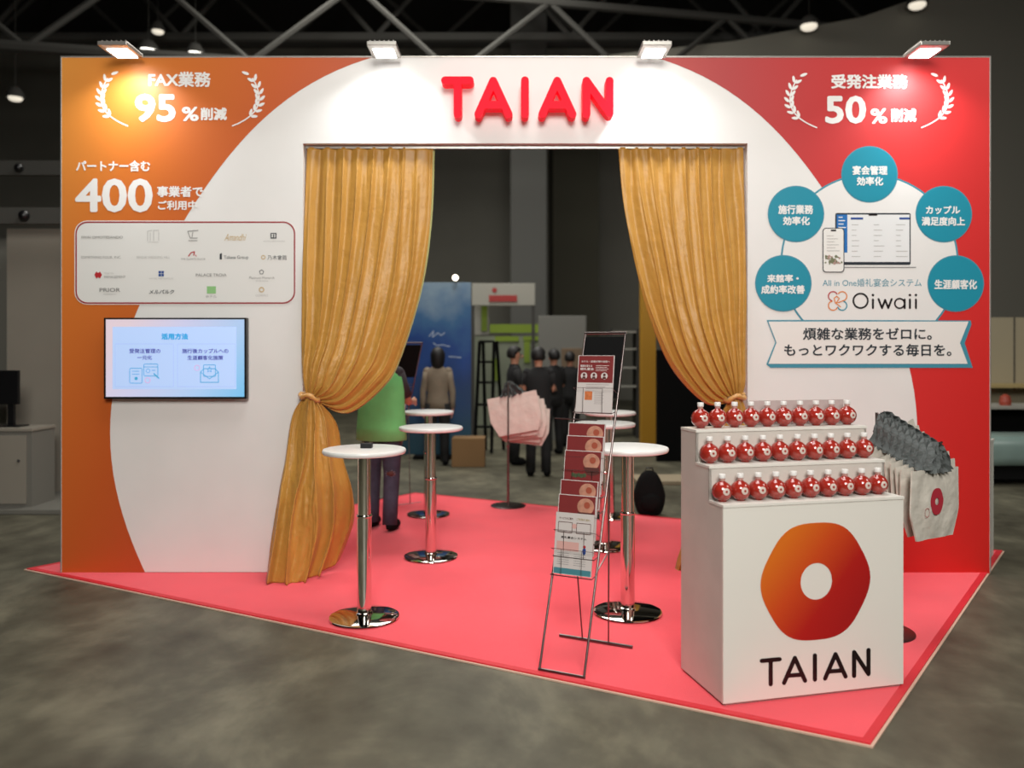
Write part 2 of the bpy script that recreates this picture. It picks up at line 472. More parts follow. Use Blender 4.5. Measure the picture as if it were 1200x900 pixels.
flat('emblem', stroke([(221, 300), (224, 296), (228, 295), (227, 299)], 1.2)+stroke([(229, 299), (230, 300)], 1), WALL, M['red_ink'], pb, .0045)
bt('THE QUARTZ BLOCK', (212, 302.5, 241, 305), 'grey_ink')
flat('emblem', [[(257.5, 297.5), (260, 296.5), (260, 304), (257.5, 304)]], WALL, M['ink'], pb, .0045)
bt('Takasa Group', (262.5, 299.5, 291, 304.5), 'ink')
flat('emblem', ringq(circ(308.5, 301.5, 2.6, 16), circ(308.5, 301.5, 1.7, 16)), WALL, M['gold_ink'], pb, .0045)
bt('乃木會館', (313.5, 299, 336, 304.5), 'ink')
flat('emblem', [[(110.5, 322), (113, 318), (115, 320), (117, 318), (119.5, 322), (117, 326.5), (115, 324.5), (113, 326.5)]], WALL, M['red_ink'], pb, .0045, label='small dark red emblem')
bt('TOKYO', (122, 319.5, 133, 321.5), 'pale_ink'); bt('MANAGEMENT', (122, 323, 147, 326), 'grey_ink')
flat('emblem', [rect(185.8, 317.5, 188.7, 320.4), rect(189.2, 317.5, 192, 320.4), rect(185.8, 321, 188.7, 323.8), rect(189.2, 321, 192, 323.8)], WALL, M['blue_ink'], pb, .0045, label='small blue square emblem')
bt('HOTEL METROPOLIS', (175, 325.5, 203, 327.2), 'pale_ink')
bt('PALACE TROIA', (229.5, 320.5, 265.5, 324), 'grey_ink', .01)
flat('emblem', stroke([(306.5, 316.2), (309, 318), (308, 321), (305, 321), (304, 318)], .7, True), WALL, M['ink'], pb, .0045)
bt('Platinum Monarch', (292, 324, 321.5, 327), 'grey_ink'); bt('bridal house', (300, 328, 314, 330), 'pale_ink')
bt('PRIOR', (116.5, 337.5, 141, 342), 'grey_ink', .02); bt('WEDDING', (121, 344, 136, 345.6), 'pale_ink')
bt('メルパルク', (174.5, 339.5, 203.5, 344.5), 'ink', .02, italic=1)
flat('emblem', [rect(242.5, 335.5, 253, 344)], WALL, M['green_ink'], pb, .0045, label='small green square emblem')
bt('ホテル', (241, 346, 254, 349), 'grey_ink')
flat('emblem', ringq(circ(306.5, 339.5, 3.2, 16), circ(306.5, 339.5, 2, 16)), WALL, M['gold_ink'], pb, .0045)
bt('GLORIOUS', (299.5, 345, 314, 347.3), 'pale_ink')
# right hand diagram
flat('diagram_disc', [circ(1019, 308, 104.5, 72)], WALL, M['teal_line'], wall, .0016, label='teal outline of the round diagram')
dd = flat('diagram_disc', [circ(1019, 308, 102.3, 72)], WALL, M['wall_white'], wall, .0024, label='white disc of the round diagram')
badges = [(1019, 204.3, [('宴会管理', (999, 194, 1040, 205)), ('効率化', (1004, 207, 1035, 217.5))]),
          (932.8, 250.8, [('施行業務', (912, 240, 953, 251)), ('効率化', (917.5, 253.5, 949, 264))]),
          (1106, 251, [('カップル', (1085, 241, 1125, 251)), ('満足度向上', (1080, 254, 1131, 264.5))]),
          (918, 332, [('来館率・', (899, 321.5, 936, 331)), ('成約率改善', (892, 334, 943, 344.5))]),
          (1120, 332.3, [('生涯顧客化', (1095, 327.5, 1145, 339))])]
for cx, cy, tx in badges:
    bm = BM(); poly(bm, circ(cx, cy, 33.2, 44), WALL, .0032); 
    bgd = finish_flat('badge', bm, M['teal_line'], wall, WALL.n)
    flat('badge_face', [circ(cx, cy, 31.9, 44)], WALL, M['teal'], bgd, .004)
    for s, bx in tx: wt(s, bx, 'white', .035, parent=bgd, lift=.005)
wt('All in One婚礼宴会システム', (964, 326.5, 1080, 335.8), 'teal_line', .005, lift=.0034)
K = []
K += ringq(circ(1008.5, 352.5, 9.5, 36), circ(1008.5, 352.5, 7.4, 36))
K += stroke([(1023, 351), (1023, 361)], 2.4); K.append(circ(1023, 345.8, 1.5, 12))
K += stroke([(1029.5, 350.5), (1033.6, 361), (1037.3, 351.5), (1041, 361), (1045, 350.5)], 2.3)
K += ringq(circ(1054.3, 355.6, 6.6, 30), circ(1054.3, 355.6, 4.7, 30)) + stroke([(1060.2, 351), (1060.2, 361)], 2.4)
for x in (1066.3, 1073.4): K += stroke([(x, 351), (x, 361)], 2.4); K.append(circ(x, 345.8, 1.5, 12))
flat('lettering', K, WALL, M['black_ink'], wall, .0034, label='rounded black wordmark on the diagram')
for (cx, cy, a0, a1, mm) in ((976.2, 347.2, PI*.5+.3, 2*PI-.5, 'red_ink'), (987, 347.2, PI+.6, 2*PI+PI*.45, 'orange_ink'), (976.2, 358.2, .5, PI*1.45, 'orange_ink'), (987, 358.2, -PI*.4, PI*.9, 'teal')):
    flat('emblem', stroke(circ(cx, cy, 5.4, 16, a0=a0, a1=a1), 1.4), WALL, M[mm], wall, .0034)
flat('emblem', stroke([(985, 359.5), (979, 355), (977.5, 349.5), (980.5, 347), (983.5, 350), (980, 355), (984, 354), (989, 352)], 1.2), WALL, M['orange_ink'], wall, .0036)
# laptop and phone prints
lp = flat('laptop_picture', [rrect(978.8, 249.6, 1067.2, 310.5, 2)], WALL, M['ink'], wall, .003, label='printed picture of a laptop computer')
flat('screen_area', [rect(980.5, 251.5, 1065.8, 307)], WALL, mat('paper_white', (224, 225, 224), .5), lp, .0038)
flat('sidebar', [rect(980.5, 251.5, 993, 296)], WALL, M['blue_side'], lp, .0044)
flat('blue_chip', [rect(997, 254.8, 1011.5, 257.3), rect(1054, 254.8, 1065.8, 257.2)], WALL, M['blue_ink'], lp, .0044)
flat('notch', [rect(1018, 250.5, 1028, 252.8)], WALL, M['black_ink'], lp, .0046)
flat('base_line', [rect(989, 312.8, 1073.5, 314)], WALL, M['grey_ink'], lp, .0035)
ln = []
for r_ in range(7):
    for x in (998, 1024, 1050):
        yy = 263+r_*6.2; ln.append(rect(x, yy, x+5+random.random()*9, yy+.7))
flat('text_line', ln, WALL, M['pale_ink'], lp, .0044)
flat('menu_line', [rect(982.5, 254+i*4, 982.5+5+(i*3) % 5, 255.1+i*4) for i in range(4)], WALL, M['white'], lp, .005)
ph = flat('phone_picture', [rrect(964, 267, 989.5, 319.3, 4)], WALL, M['ink'], wall, .0052, label='printed picture of a smartphone')
flat('phone_screen', [rrect(965, 268, 988.5, 318.3, 3.3)], WALL, mat('paper_white2', (228, 226, 220), .5), ph, .006)
flat('notch', [rrect(973.5, 269, 980, 271, 1)], WALL, M['black_ink'], ph, .0066)
flat('text_line', [rect(969, 276+i*3.5, 969+8+(i*5) % 9, 276.7+i*3.5) for i in range(6)], WALL, M['pale_ink'], ph, .0066)
fl = [circ(966.5+random.random()*20, 300+random.random()*9, .7+random.random()*1.6, 8, ry=.7+random.random()*1.8) for _ in range(26)]
flat('flower_print', fl[:18], WALL, mat('leaf_print', (108, 112, 82), .6), ph, .0066)
flat('flower_print', fl[18:], WALL, mat('petal_print', (168, 138, 128), .6), ph, .0068)
# ribbon banner
flat('ribbon_shadow', [[(898.5, 375), (1000, 375), (1000, 401.3), (908.5, 401.3)], [(908.5, 401.3), (1000, 401.3), (1000, 431), (903, 431), (898, 427)], [(1000, 375), (1137.5, 375.6), (1138.5, 380), (1130.5, 402), (1000, 401.3)], [(1000, 401.3), (1130.5, 402), (1140, 431), (1000, 431)]], WALL, M['teal_line'], wall, .0036, label='teal thickness of the printed ribbon')
rb = flat('ribbon_print', [[(900.5, 376.8), (1000, 376.8), (1000, 401.3), (910, 401.3)], [(910, 401.3), (1000, 401.3), (1000, 426.3), (900.5, 426.3)], [(1000, 376.8), (1135, 376.8), (1125, 402), (1000, 401.3)], [(1000, 401.3), (1125, 402), (1134, 426.3), (1000, 426.3)]], WALL, mat('ribbon_white', (228, 224, 218), .5), wall, .0044, label='white printed ribbon')
wt('煩雑な業務をゼロに。', (941, 384, 1092, 398.5), 'ink', .022, parent=rb, lift=.0052)
wt('もっとワクワクする毎日を。', (919, 403, 1115, 417.5), 'ink', .022, parent=rb, lift=.0052)

# ------------------------------------------------------------------ raised sign letters
def strokes3d(bm, segs, w, y0, y1, s):
    q_ = 0
    """rounded bars from px polylines measured at the front face distance y0"""
    for pts in segs:
        P = [((x-600)*y0/F, CZ-(y-HY)*y0/F) for x, y in pts]; hw = w/2*y0/F
        for (ax, az), (bx, bz) in zip(P, P[1:]):
            L = math.hypot(bx-ax, bz-az); a = math.atan2(bz-az, bx-ax)
            out = []
            for i in range(9): t = -PI/2+PI*i/8; out.append((L+hw*math.cos(t), hw*math.sin(t)))
            for i in range(9): t = PI/2+PI*i/8; out.append((hw*math.cos(t), hw*math.sin(t)))
            pw = [(ax+x*math.cos(a)-z*math.sin(a), az+x*math.sin(a)+z*math.cos(a)) for x, z in out]
            q_ += 1; f = [bm.verts.new((x, y0+q_*.0007, z)) for x, z in pw]; b = [bm.verts.new((x, y1-q_*.0007, z)) for x, z in pw]
            bm.faces.new(f); bm.faces.new(b[::-1]); n = len(f)
            for i in range(n): bm.faces.new((f[i], f[(i+1) % n], b[(i+1) % n], b[i]))
sign = thing('letter_sign', (0, WY-.06, 3.4), 'raised glossy red letters mounted on the white lintel above the opening', 'sign')
LT = {'T': [[(521.5, 94), (550.5, 94)], [(536.2, 94), (536.2, 133.5)]],
      'A': [[(560.5, 133.5), (578, 94.5), (596, 133.5)], [(566, 122.5), (590, 122.5)]],
      'I': [[(615.2, 94), (615.2, 133.5)]],
      'A2': [[(635.5, 133.5), (653, 94.5), (671, 133.5)], [(641, 122.5), (665, 122.5)]],
      'N': [[(687.3, 133.5), (687.3, 94.5), (714.5, 132.5), (714.5, 94.5)]]}
for k, sg in LT.items():
    bm = BM(); strokes3d(bm, sg, 9.2, WY-.13, WY-.03, 0); o = finish('letter', bm, M['sign_red'], sign, smooth_angle=40)
for x in (536, 566, 590, 615, 641, 665, 687, 714):
    bm = BM(); a = at(x, 123, WY-.03); add_tube(bm, [(a.x, WY-.035, a.z), (a.x, WY-.001, a.z)], .008); finish('spacer', bm, M['alu'], sign)

# ------------------------------------------------------------------ arm lamps on the wall top
M['lamp_glow'] = mat('lamp_glow', (255, 255, 255), .5, emit=9)
names = ['orange left end of the wall', 'left end of the white arch', 'right end of the white arch', 'red right end of the wall']
for X, nm in zip((-2.71, -.885, .985, 2.87), names):
    t = thing('arm_lamp', (X, WY, TOP+.008), 'bright white arm flood lamp above the '+nm, 'lamp', 'flood lamps along the top of the booth wall')
    bm = BM(); boxab(bm, (X-.1, 5.49, 3.675), (X+.1, 5.74, 3.705), .006); hd = finish('lamp_head', bm, M['alu'], t)
    bm = BM(); boxab(bm, (X-.07, 5.56, 3.670), (X+.07, 5.72, 3.6755)); finish('light_panel', bm, M['lamp_glow'], hd)
    for k in range(6):
        bm = BM(); boxab(bm, (X-.085+k*.032, 5.52, 3.705), (X-.08+k*.032, 5.71, 3.722)); finish('cooling_fin', bm, M['alu'], hd)
    bm = BM(); add_tube(bm, [(X, 5.70, 3.70), (X, 5.76, 3.765), (X, 5.83, 3.775), (X, WY+WT/2, 3.745), (X, WY+WT/2, TOP+.006)], .009); finish('arm', bm, M['alu'], t)
    bm = BM(); boxab(bm, (X-.04, WY+.01, TOP+.008), (X+.04, WY+WT-.01, TOP+.03), .004); finish('clamp', bm, M['alu'], t)
    l = bpy.data.lights.new('arm_lamp_light', 'AREA'); l.shape = 'RECTANGLE'; l.size = .15; l.size_y = .2; l.spread = math.radians(125); l.energy = 8; l.color = (.95, .98, 1)
    lo = bpy.data.objects.new('arm_lamp_light', l); COL.objects.link(lo); lo.location = (X, 5.6, 3.66); lo.rotation_euler = (math.radians(14), 0, 0)

# ------------------------------------------------------------------ television
TY = WY-.07
TV = Plane((0, TY, 0), (0, -1, 0))
tv = thing('television', (-2.42, TY+.03, 1.3), 'flat black framed television showing a pale blue slide, hung on the left wall', 'television')
a = TV.pt(121.5, 372.3); b = TV.pt(289, 467.5)
bm = BM(); boxab(bm, (a.x, TY, b.z), (b.x, TY+.045, a.z), .004); finish('casing', bm, M['black'], tv)
bm = BM(); boxab(bm, (a.x+.35, TY+.045, b.z+.12), (b.x-.35, WY-.001, a.z-.12)); finish('wall_bracket', bm, M['black_matte'], tv)
sm = grad_mat('screen_edge_glow', [(0, (225, 205, 212)), (.3, (205, 205, 232)), (.62, (175, 205, 240)), (1, (90, 190, 235))], (.8, 0, -.6), -.55, .55, .3, emit=1.0)
scr = flat('screen', [rect(124, 374.3, 286.3, 465)], TV, sm, tv, .001)
flat('slide', [rect(132, 383, 277, 456)], TV, mat('slide_blue', (176, 202, 244), .4, emit=.42), scr, .002)
M['scr_blue'] = mat('slide_title_blue', (40, 160, 215), .4, emit=.38)
M['scr_navy'] = mat('slide_text_navy', (62, 62, 150), .4, emit=.38)
M['scr_line'] = mat('slide_line', (165, 190, 228), .4, emit=.38)
M['scr_icon'] = mat('slide_icon', (70, 165, 205), .4, emit=.38)
M['scr_pink'] = mat('slide_pink', (225, 165, 190), .4, emit=.38)
def st(s, bx, m, bold=.02): text('lettering', s, bx, TV, M[m], scr, bold, .003)
st('活用方法', (189, 390.5, 220.5, 398), 'scr_blue', .05)
st('受発注管理の', (151.6, 408.5, 188, 414), 'scr_navy'); st('一元化', (161, 416.5, 178, 421.5), 'scr_navy')
st('施行後カップルへの', (213.4, 408.5, 267.7, 414), 'scr_navy'); st('生涯顧客化施策', (219.7, 416.5, 261.5, 421.8), 'scr_navy')
flat('slide_frame', stroke([(135, 403), (203.3, 403), (203.3, 453), (135, 453)], .5, True, False)+stroke([(208, 403), (275.7, 403), (275.7, 453), (208, 453)], .5, True, False), TV, M['scr_line'], scr, .003)
ic = stroke(rrect(152, 431.5, 166.5, 449, 1.5), .8, True, False)+stroke([(155, 435), (163, 435)], .7)+stroke([(155, 438.5), (163, 438.5)], .7)+[circ(159.5, 443.5, 2, 10)]
ic += stroke(rrect(168.5, 426.5, 185, 440.5, 1.5), .8, True, False)+stroke([(168.5, 430), (185, 430)], .7)+stroke(circ(173.5, 434.5, 2.2, 12), .6, True)+stroke([(178, 434), (182, 434)], .7)+stroke([(180.5, 438), (186, 443)], 1.6)
flat('clipboard_icon', ic, TV, M['scr_icon'], scr, .003)
flat('pink_mark', ringq(circ(173, 445.5, 3.4, 16), circ(173, 445.5, 2.8, 16)), TV, M['scr_pink'], scr, .0034)
ic = stroke([(235, 436), (235, 448), (256, 448), (256, 436), (252, 432), (239, 432)], .9, True)+stroke([(235, 436), (245.5, 444), (256, 436)], .8)+stroke(rrect(238.5, 427.5, 252.5, 441, 1), .8, True, False)
star = [(245.5+(3.4 if i % 2 == 0 else 1.5)*math.sin(i*PI/5), 433-(3.4 if i % 2 == 0 else 1.5)*math.cos(i*PI/5)) for i in range(10)]
flat('envelope_icon', ic+stroke(star, .6, True), TV, M['scr_icon'], scr, .003)
flat('pink_mark', ringq(circ(231, 431, 3.4, 16), circ(231, 431, 2.8, 16)), TV, M['scr_pink'], scr, .0034)

# ------------------------------------------------------------------ curtains
def cr(P, t):
    """Catmull-Rom through list of tuples"""
    n = len(P)-1; x = min(max(t, 0), 1)*n; i = min(int(x), n-1); f = x-i
    p0 = P[max(i-1, 0)]; p1 = P[i]; p2 = P[i+1]; p3 = P[min(i+2, n)]
    return tuple(.5*((2*b)+(-a+c)*f+(2*a-5*b+4*c-d)*f*f+(-a+3*b-3*c+d)*f**3) for a, b, c, d in zip(p0, p1, p2, p3))
def cloth(c0, cm, c1, folds, amp, nu=150, nv=70, seed=0.0, u0=0.0, u1=1.0, thick=.004, pleat=False, back=0.0):
    """surface spanned by three hanging curves (px,py,depth)"""
    bm = BM(); g = []
    for j in range(nv+1):
        v = j/nv; A = cr(c0, v); B = cr(cm, v); C = cr(c1, v); row = []
        for i in range(nu+1):
            u = u0+(u1-u0)*i/nu
            l0 = 2*(u-.5)*(u-1); l1 = 4*u*(1-u); l2 = 2*u*(u-.5)
            x, y, Z = (A[k]*l0+B[k]*l1+C[k]*l2 for k in range(3))
            am = cr(amp, v)[0]
            w = u*folds + .35*noise.noise(Vector((u*5+seed, v*2.3, seed))) + .1*math.sin(v*7+u*9)
            ph = w*2*PI
            d = math.sin(ph) + .35*math.sin(2.1*ph+1+v*3) + .55*noise.noise(Vector((u*folds*1.7, v*4+seed, 3)))
            d += .30*noise.noise(Vector((u*34+seed, v*9, 7))) + .16*noise.noise(Vector((u*60+seed, v*30, 11)))
            if pleat and v < .16:
                k = (1-v/.16); d = d*(1-k*.6) + k*2.6*abs(math.sin(u*folds*PI+.5))**.6 - k*1.3
            wd = at(x, y, Z+back)
            px_ = math.cos(ph)*am*.35
            row.append(bm.verts.new((wd.x+px_*min(1, 6*u*(1-u)+.2), wd.y - d*am*.5, max(wd.z, CT+.003))))
        g.append(row)
    for j in range(nv):
        for i in range(nu): bm.faces.new((g[j][i], g[j][i+1], g[j+1][i+1], g[j+1][i]))
    return bm
def cloth_obj(name, bm, m, parent, **k):
    o = finish(name, bm, m, parent, smooth=True, **k)
    s = o.modifiers.new('thick', 'SOLIDIFY'); s.thickness = .004; s.offset = 1
    return o
# left curtain
lc = thing('curtain', (-1.2, 5.8, CT), 'gold satin curtain tied back at the left side of the opening', 'curtain', 'gold satin curtains of the opening')
zt, zm, zk = 5.885, 5.80, 5.74
L0 = [(360, 173, zt), (357, 250, 5.86), (354, 330, zm), (353, 400, 5.76), (353.5, 430, zk), (355, 450, zk), (359, 463, zk)]
Lm = [(433, 173, zt), (430, 250, 5.86), (422, 330, zm), (408, 400, 5.74), (396, 430, 5.70), (383, 455, 5.69), (366, 467, 5.72)]
L1 = [(507, 173, zt), (504, 255, 5.87), (493, 335, 5.84), (468, 418, 5.82), (448, 453, 5.80), (408, 484, 5.79), (374, 472, 5.76)]
cloth_obj('upper_drape', cloth(L0, Lm, L1, 8.0, [(.016,), (.026,), (.030,), (.030,), (.03,), (.024,), (.012,)], pleat=True, seed=1.3), M['curtain'], lc)
D0 = [(359, 462, 5.74), (343, 486, 5.74), (334, 540, 5.70), (326, 580, 5.66), (318, 625, 5.62), (311, 680, 5.57)]
Dm = [(366, 466, 5.70), (368, 490, 5.68), (369, 540, 5.64), (368, 585, 5.60), (364, 630, 5.58), (352, 683, 5.56)]
D1 = [(375, 472, 5.76), (394, 496, 5.82), (402, 535, 5.86), (414, 575, 5.88), (415, 612, 5.90), (399, 655, 5.92)]
cloth_obj('lower_drape', cloth(D0, Dm, D1, 4.2, [(.012,), (.028,), (.042,), (.05,), (.055,), (.06,)], nu=110, nv=60, seed=4.2), M['curtain'], lc)
bm = BM()
kc = at(363, 465, 5.73)
ringp = [(kc.x+.065*math.cos(t), kc.y+.045*math.sin(t), kc.z+.014*math.sin(t*3)-.012*math.cos(t)) for t in [2*PI*i/20 for i in range(21)]]
add_tube(bm, ringp, [.017+.004*math.sin(i*2.1) for i in range(21)], 8, caps=False); finish('tie_band', bm, M['tie'], lc, smooth=True)
bm = BM()
g = []
for j in range(41):
    v = j/40*.93; p = cr(L1, v)
    w1 = at(p[0]-1.5, p[1], p[2]+.03); w2 = at(p[0]+2.6*min(1, 3*(1-v)), p[1], p[2]+.035); g.append((bm.verts.new(w1), bm.verts.new(w2)))
for a_, b_ in zip(g, g[1:]): bm.faces.new((a_[0], a_[1], b_[1], b_[0]))
cloth_obj('edge_lining', bm, M['lining'], lc, label='pale green lining along the curtain edge')
# right curtain
rc = thing('curtain', (1.4, 5.8, CT), 'gold satin curtain tied back at the right side of the opening', 'curtain', 'gold satin curtains of the opening')
R0 = [(724, 173, zt), (730, 235, 5.87), (745, 314, 5.84), (761, 373, 5.82), (786, 430, 5.80), (825, 472, 5.78), (853, 472, 5.76)]
Rm = [(798, 173, zt), (802, 235, 5.86), (812, 314, 5.80), (822, 373, 5.74), (836, 420, 5.70), (850, 452, 5.69), (860, 468, 5.72)]
R1 = [(871, 173, zt), (872, 235, 5.86), (874, 314, zm), (875.5, 373, 5.76), (876, 420, zk), (874, 450, zk), (868, 464, zk)]
cloth_obj('upper_drape', cloth(R0, Rm, R1, 8.5, [(.016,), (.026,), (.030,), (.030,), (.03,), (.024,), (.012,)], pleat=True, seed=8.1), M['curtain'], rc)
E0 = [(853, 470, 5.76), (838, 500, 5.80), (824, 560, 5.84), (808, 610, 5.88), (794, 652, 5.92), (790, 667, 5.94)]
Em = [(861, 468, 5.70), (862, 500, 5.68), (860, 560, 5.66), (856, 610, 5.64), (850, 650, 5.62), (848, 680, 5.60)]
E1 = [(869, 466, 5.74), (880, 500, 5.74), (890, 560, 5.70), (898, 610, 5.66), (904, 650, 5.62), (906, 684, 5.59)]
cloth_obj('lower_drape', cloth(E0, Em, E1, 4.2, [(.012,), (.028,), (.042,), (.05,), (.055,), (.06,)], nu=110, nv=50, seed=2.2), M['curtain'], rc)
bm = BM(); kc = at(861, 466, 5.73)
ringp = [(kc.x+.065*math.cos(t), kc.y+.045*math.sin(t), kc.z+.014*math.sin(t*3)+.012*math.cos(t)) for t in [2*PI*i/20 for i in range(21)]]
add_tube(bm, ringp, [.018+.004*math.sin(i*2.1) for i in range(21)], 8, caps=False)
finish('tie_band', bm, M['tie'], rc, smooth=True)
rl = thing('curtain_rail', (0, WY+.075, OT-.02), 'slim aluminium curtain rail under the lintel of the opening', 'rail')
bm = BM(); boxab(bm, (OL+.005, WY+.055, OT-.022), (OR_-.005, WY+.085, OT-.001)); finish('track', bm, M['alu'], rl)

# ------------------------------------------------------------------ high tables
def make_table():
    t = thing('high_table', (0, 0, 0), 'x', 'table', 'round white high tables on the red carpet')
    bm = BM(); add_lathe(bm, [(0, 0), (.17, 0), (.2, .002), (.208, .008), (.206, .014), (.19, .02), (.09, .027), (.05, .030), (0, .030)], n=56); finish('base_plate', bm, M['chrome'], t, smooth_angle=50, world=False)
    bm = BM(); add_lathe(bm, [(.05, .029), (.05, .036), (.043, .040)], n=32); add_lathe(bm, [(.0425, .03), (.0425, .60), (.0425, .603)], n=32); finish('lower_column', bm, M['chrome'], t, smooth_angle=50, world=False)
    bm = BM(); add_lathe(bm, [(.044, .600), (.046, .604), (.046, .612), (.044, .616), (.038, .617)], n=32); finish('collar', bm, M['chrome'], t, smooth_angle=50, world=False)
    bm = BM(); add_lathe(bm, [(.038, .60), (.038, .975)], n=32); finish('upper_column', bm, M['chrome'], t, smooth_angle=50, world=False)
    bm = BM(); add_lathe(bm, [(0, .968), (.1, .968), (.1, .976), (0, .977)], n=32); finish('mounting_plate', bm, M['alu'], t, world=False)
    bm = BM(); add_lathe(bm, [(0, .977), (.225, .977), (.24, .981), (.246, .990), (.246, 1.0), (.242, 1.007), (.232, 1.010), (0, 1.0101)], n=72); finish('table_top', bm, M['table_white'], t, smooth_angle=40, world=False)
    return t
tb = make_table()
tabs = [(427, 727, 'round white high table nearest the left front, with a small black gadget on it'),
        (505, 655, 'round white high table in the middle of the three standing on the left'),
        (502, 605, 'round white high table standing farthest back on the left side'),
        (735.5, 721, 'round white high table standing just behind the brochure rack'),
        (709, 643, 'round white high table in the middle of the three on the right'),
        (715, 607, 'round white high table standing farthest back on the right side')]
for i, (x, y, lb) in enumerate(tabs):
    o = tb if i == 0 else copy_tree(tb)
    g_ = ground(x, y); o.location = (g_.x, g_.y, CT); o['label'] = lb
t1 = tb.location
gd = thing('table_gadget', (t1.x+.01, t1.y+.02, t1.z+1.0102), 'small black gadget lying on the nearest left high table', 'gadget')
bm = BM(); add_box(bm, (0, 0, .017), (.07, .05, .034), bevel=.006); finish('case', bm, M['black'], gd, world=False)
bm = BM(); add_lathe(bm, [(0, .034), (.016, .034), (.016, .038), (0, .038)], n=16); finish('button', bm, M['black_matte'], gd, world=False)

# ------------------------------------------------------------------ stepped display counter
A0 = Vector((.943, 3.62)); EX = Vector((.972, .235)); EX.normalize(); EY = Vector((-EX.y, EX.x))
CW = .937; SD = .133
def cpt(w, d, z): p = A0+EX*w+EY*d; return Vector((p.x, p.y, z))
ctr = thing('display_counter', (A0.x+.4, A0.y+.3, CT), 'white stepped display counter with a round orange emblem on its front', 'counter')
def cbox(bm, w0, w1, d0, d1, z0, z1):
    prism(bm, [cpt(w0, d0, 0), cpt(w1, d0, 0), cpt(w1, d1, 0), cpt(w0, d1, 0)], z0, z1)
Z1, Z2, Z3 = .914, 1.071, 1.225
DD = SD*3+.03
pt = .012
bm = BM(); cbox(bm, 0, CW, 0, pt, CT+.012, Z1-pt); finish('front_panel', bm, M['white_lam'], ctr)
for w0, w1, nm in ((0, pt, 'side_panel'), (CW-pt, CW, 'side_panel')):
    bm = BM()
    for d0, d1, zz in ((pt, SD, Z1-pt), (SD, 2*SD, Z2-pt), (2*SD, DD, Z3-pt)): cbox(bm, w0, w1, d0, d1, CT+.012, zz)
    finish(nm, bm, M['side_lam'], ctr)
bm = BM(); cbox(bm, pt, CW-pt, DD-pt, DD, CT+.012, Z3-pt); finish('back_panel', bm, M['side_lam'], ctr)
for d0, d1, z in ((-.004, SD, Z1), (SD-.004, 2*SD, Z2), (2*SD-.004, DD, Z3)):
    bm = BM(); cbox(bm, -.002, CW+.002, d0, d1, z-pt, z); finish('shelf', bm, M['white_lam'], ctr)
for d, z0, z1 in ((SD, Z1, Z2-pt), (2*SD, Z2, Z3-pt)):
    bm = BM(); cbox(bm, 0, CW, d, d+.01, z0, z1); finish('riser', bm, M['side_lam'], ctr)
bm = BM(); cbox(bm, .01, CW-.01, .01, DD-.01, CT, CT+.012); finish('plinth', bm, M['alu'], ctr)
CPn = Plane((A0.x, A0.y, 0), (EX.y, -EX.x, 0))
def ext(p, a, b): return p
# emblem: rounded hexagon ring on the counter front
lc0 = CPn.pt(956, 681.3); wL = CPn.pt(891, 682); wR = CPn.pt(1019.8, 674); tp = CPn.pt(956, 612.5); bt_ = CPn.pt(954, 750)
cen = (wL+wR+tp+bt_)/4; hx = (wR-wL).length/2; hz = (tp.z-bt_.z)/2
ex3 = Vector((EX.x, EX.y, 0))
cen = Vector((A0.x, A0.y, 0))+ex3*((wL+wR)/2-Vector((A0.x, A0.y, 0))).dot(ex3); cen.z = (tp.z+bt_.z)/2
def hexr(t): return 1+.021*math.cos(6*t)
def emblem(name, c, ex, nrm, sx, sz, hole, m, parent, lift, world=True, n=72):
    bm = BM(); o_ = []; i_ = []
    mxx = max(hexr(2*PI*k/n)*abs(math.cos(2*PI*k/n)) for k in range(n)); mxz = max(hexr(2*PI*k/n)*abs(math.sin(2*PI*k/n)) for k in range(n))
    for k in range(n):
        t = 2*PI*k/n; r = hexr(t)
        base = c+nrm*lift
        o_.append(bm.verts.new(base+ex*(sx*r*math.cos(t)/mxx)+Vector((0, 0, 1))*(sz*r*math.sin(t)/mxz)))
        i_.append(bm.verts.new(base+ex*(hole*sx*math.cos(t))+Vector((0, 0, 1))*(hole*sx*1.03*math.sin(t))))
    for k in range(n): j = (k+1) % n; bm.faces.new((o_[k], o_[j], i_[j], i_[k]))
    bm.normal_update()
    for f in bm.faces: f.normal_update()
    fl_ = [f for f in bm.faces if f.normal.dot(nrm) < 0]
    if fl_: bmesh.ops.reverse_faces(bm, faces=fl_)
    me = bpy.data.meshes.new(name)
    if parent is not None and world: bmesh.ops.translate(bm, verts=bm.verts, vec=-wloc(parent))
    bm.to_mesh(me); bm.free(); me.materials.append(m)
    o = bpy.data.objects.new(name, me); COL.objects.link(o); o.parent = parent
    return o
gl = cen-wloc(ctr)
dirv = (ex3*.75-Vector((0, 0, 1))*.66)
gmat = grad_mat('orange_red_emblem', [(0, (212, 108, 28)), (.35, (200, 72, 26)), (.7, (172, 26, 22)), (1, (160, 20, 22))], tuple(dirv), gl.dot(dirv)-.25, gl.dot(dirv)+.25, .35)
emblem('round_emblem', cen, ex3, CPn.n, hx, hz, .285, gmat, ctr, .0012)
cs = []
def cstroke(*pts): 
    q = [(880+x/4.093, 600+y/4.093) for x, y in pts]; cs.extend(stroke(q, 5.0))
cstroke((52, 714), (138, 706)); cstroke((95, 710), (95, 826))
cstroke((159, 820), (211, 700), (260, 809)); cstroke((180, 785), (244, 780))
cstroke((307, 688), (307, 804))
cstroke((356, 799), (406, 682), (454, 789)); cstroke((376, 765), (438, 760))
cstroke((495, 786), (495, 672), (564, 777), (564, 662))
flat('lettering', cs, CPn, M['black_ink'], ctr, .0014, label='black rounded name on the counter front')
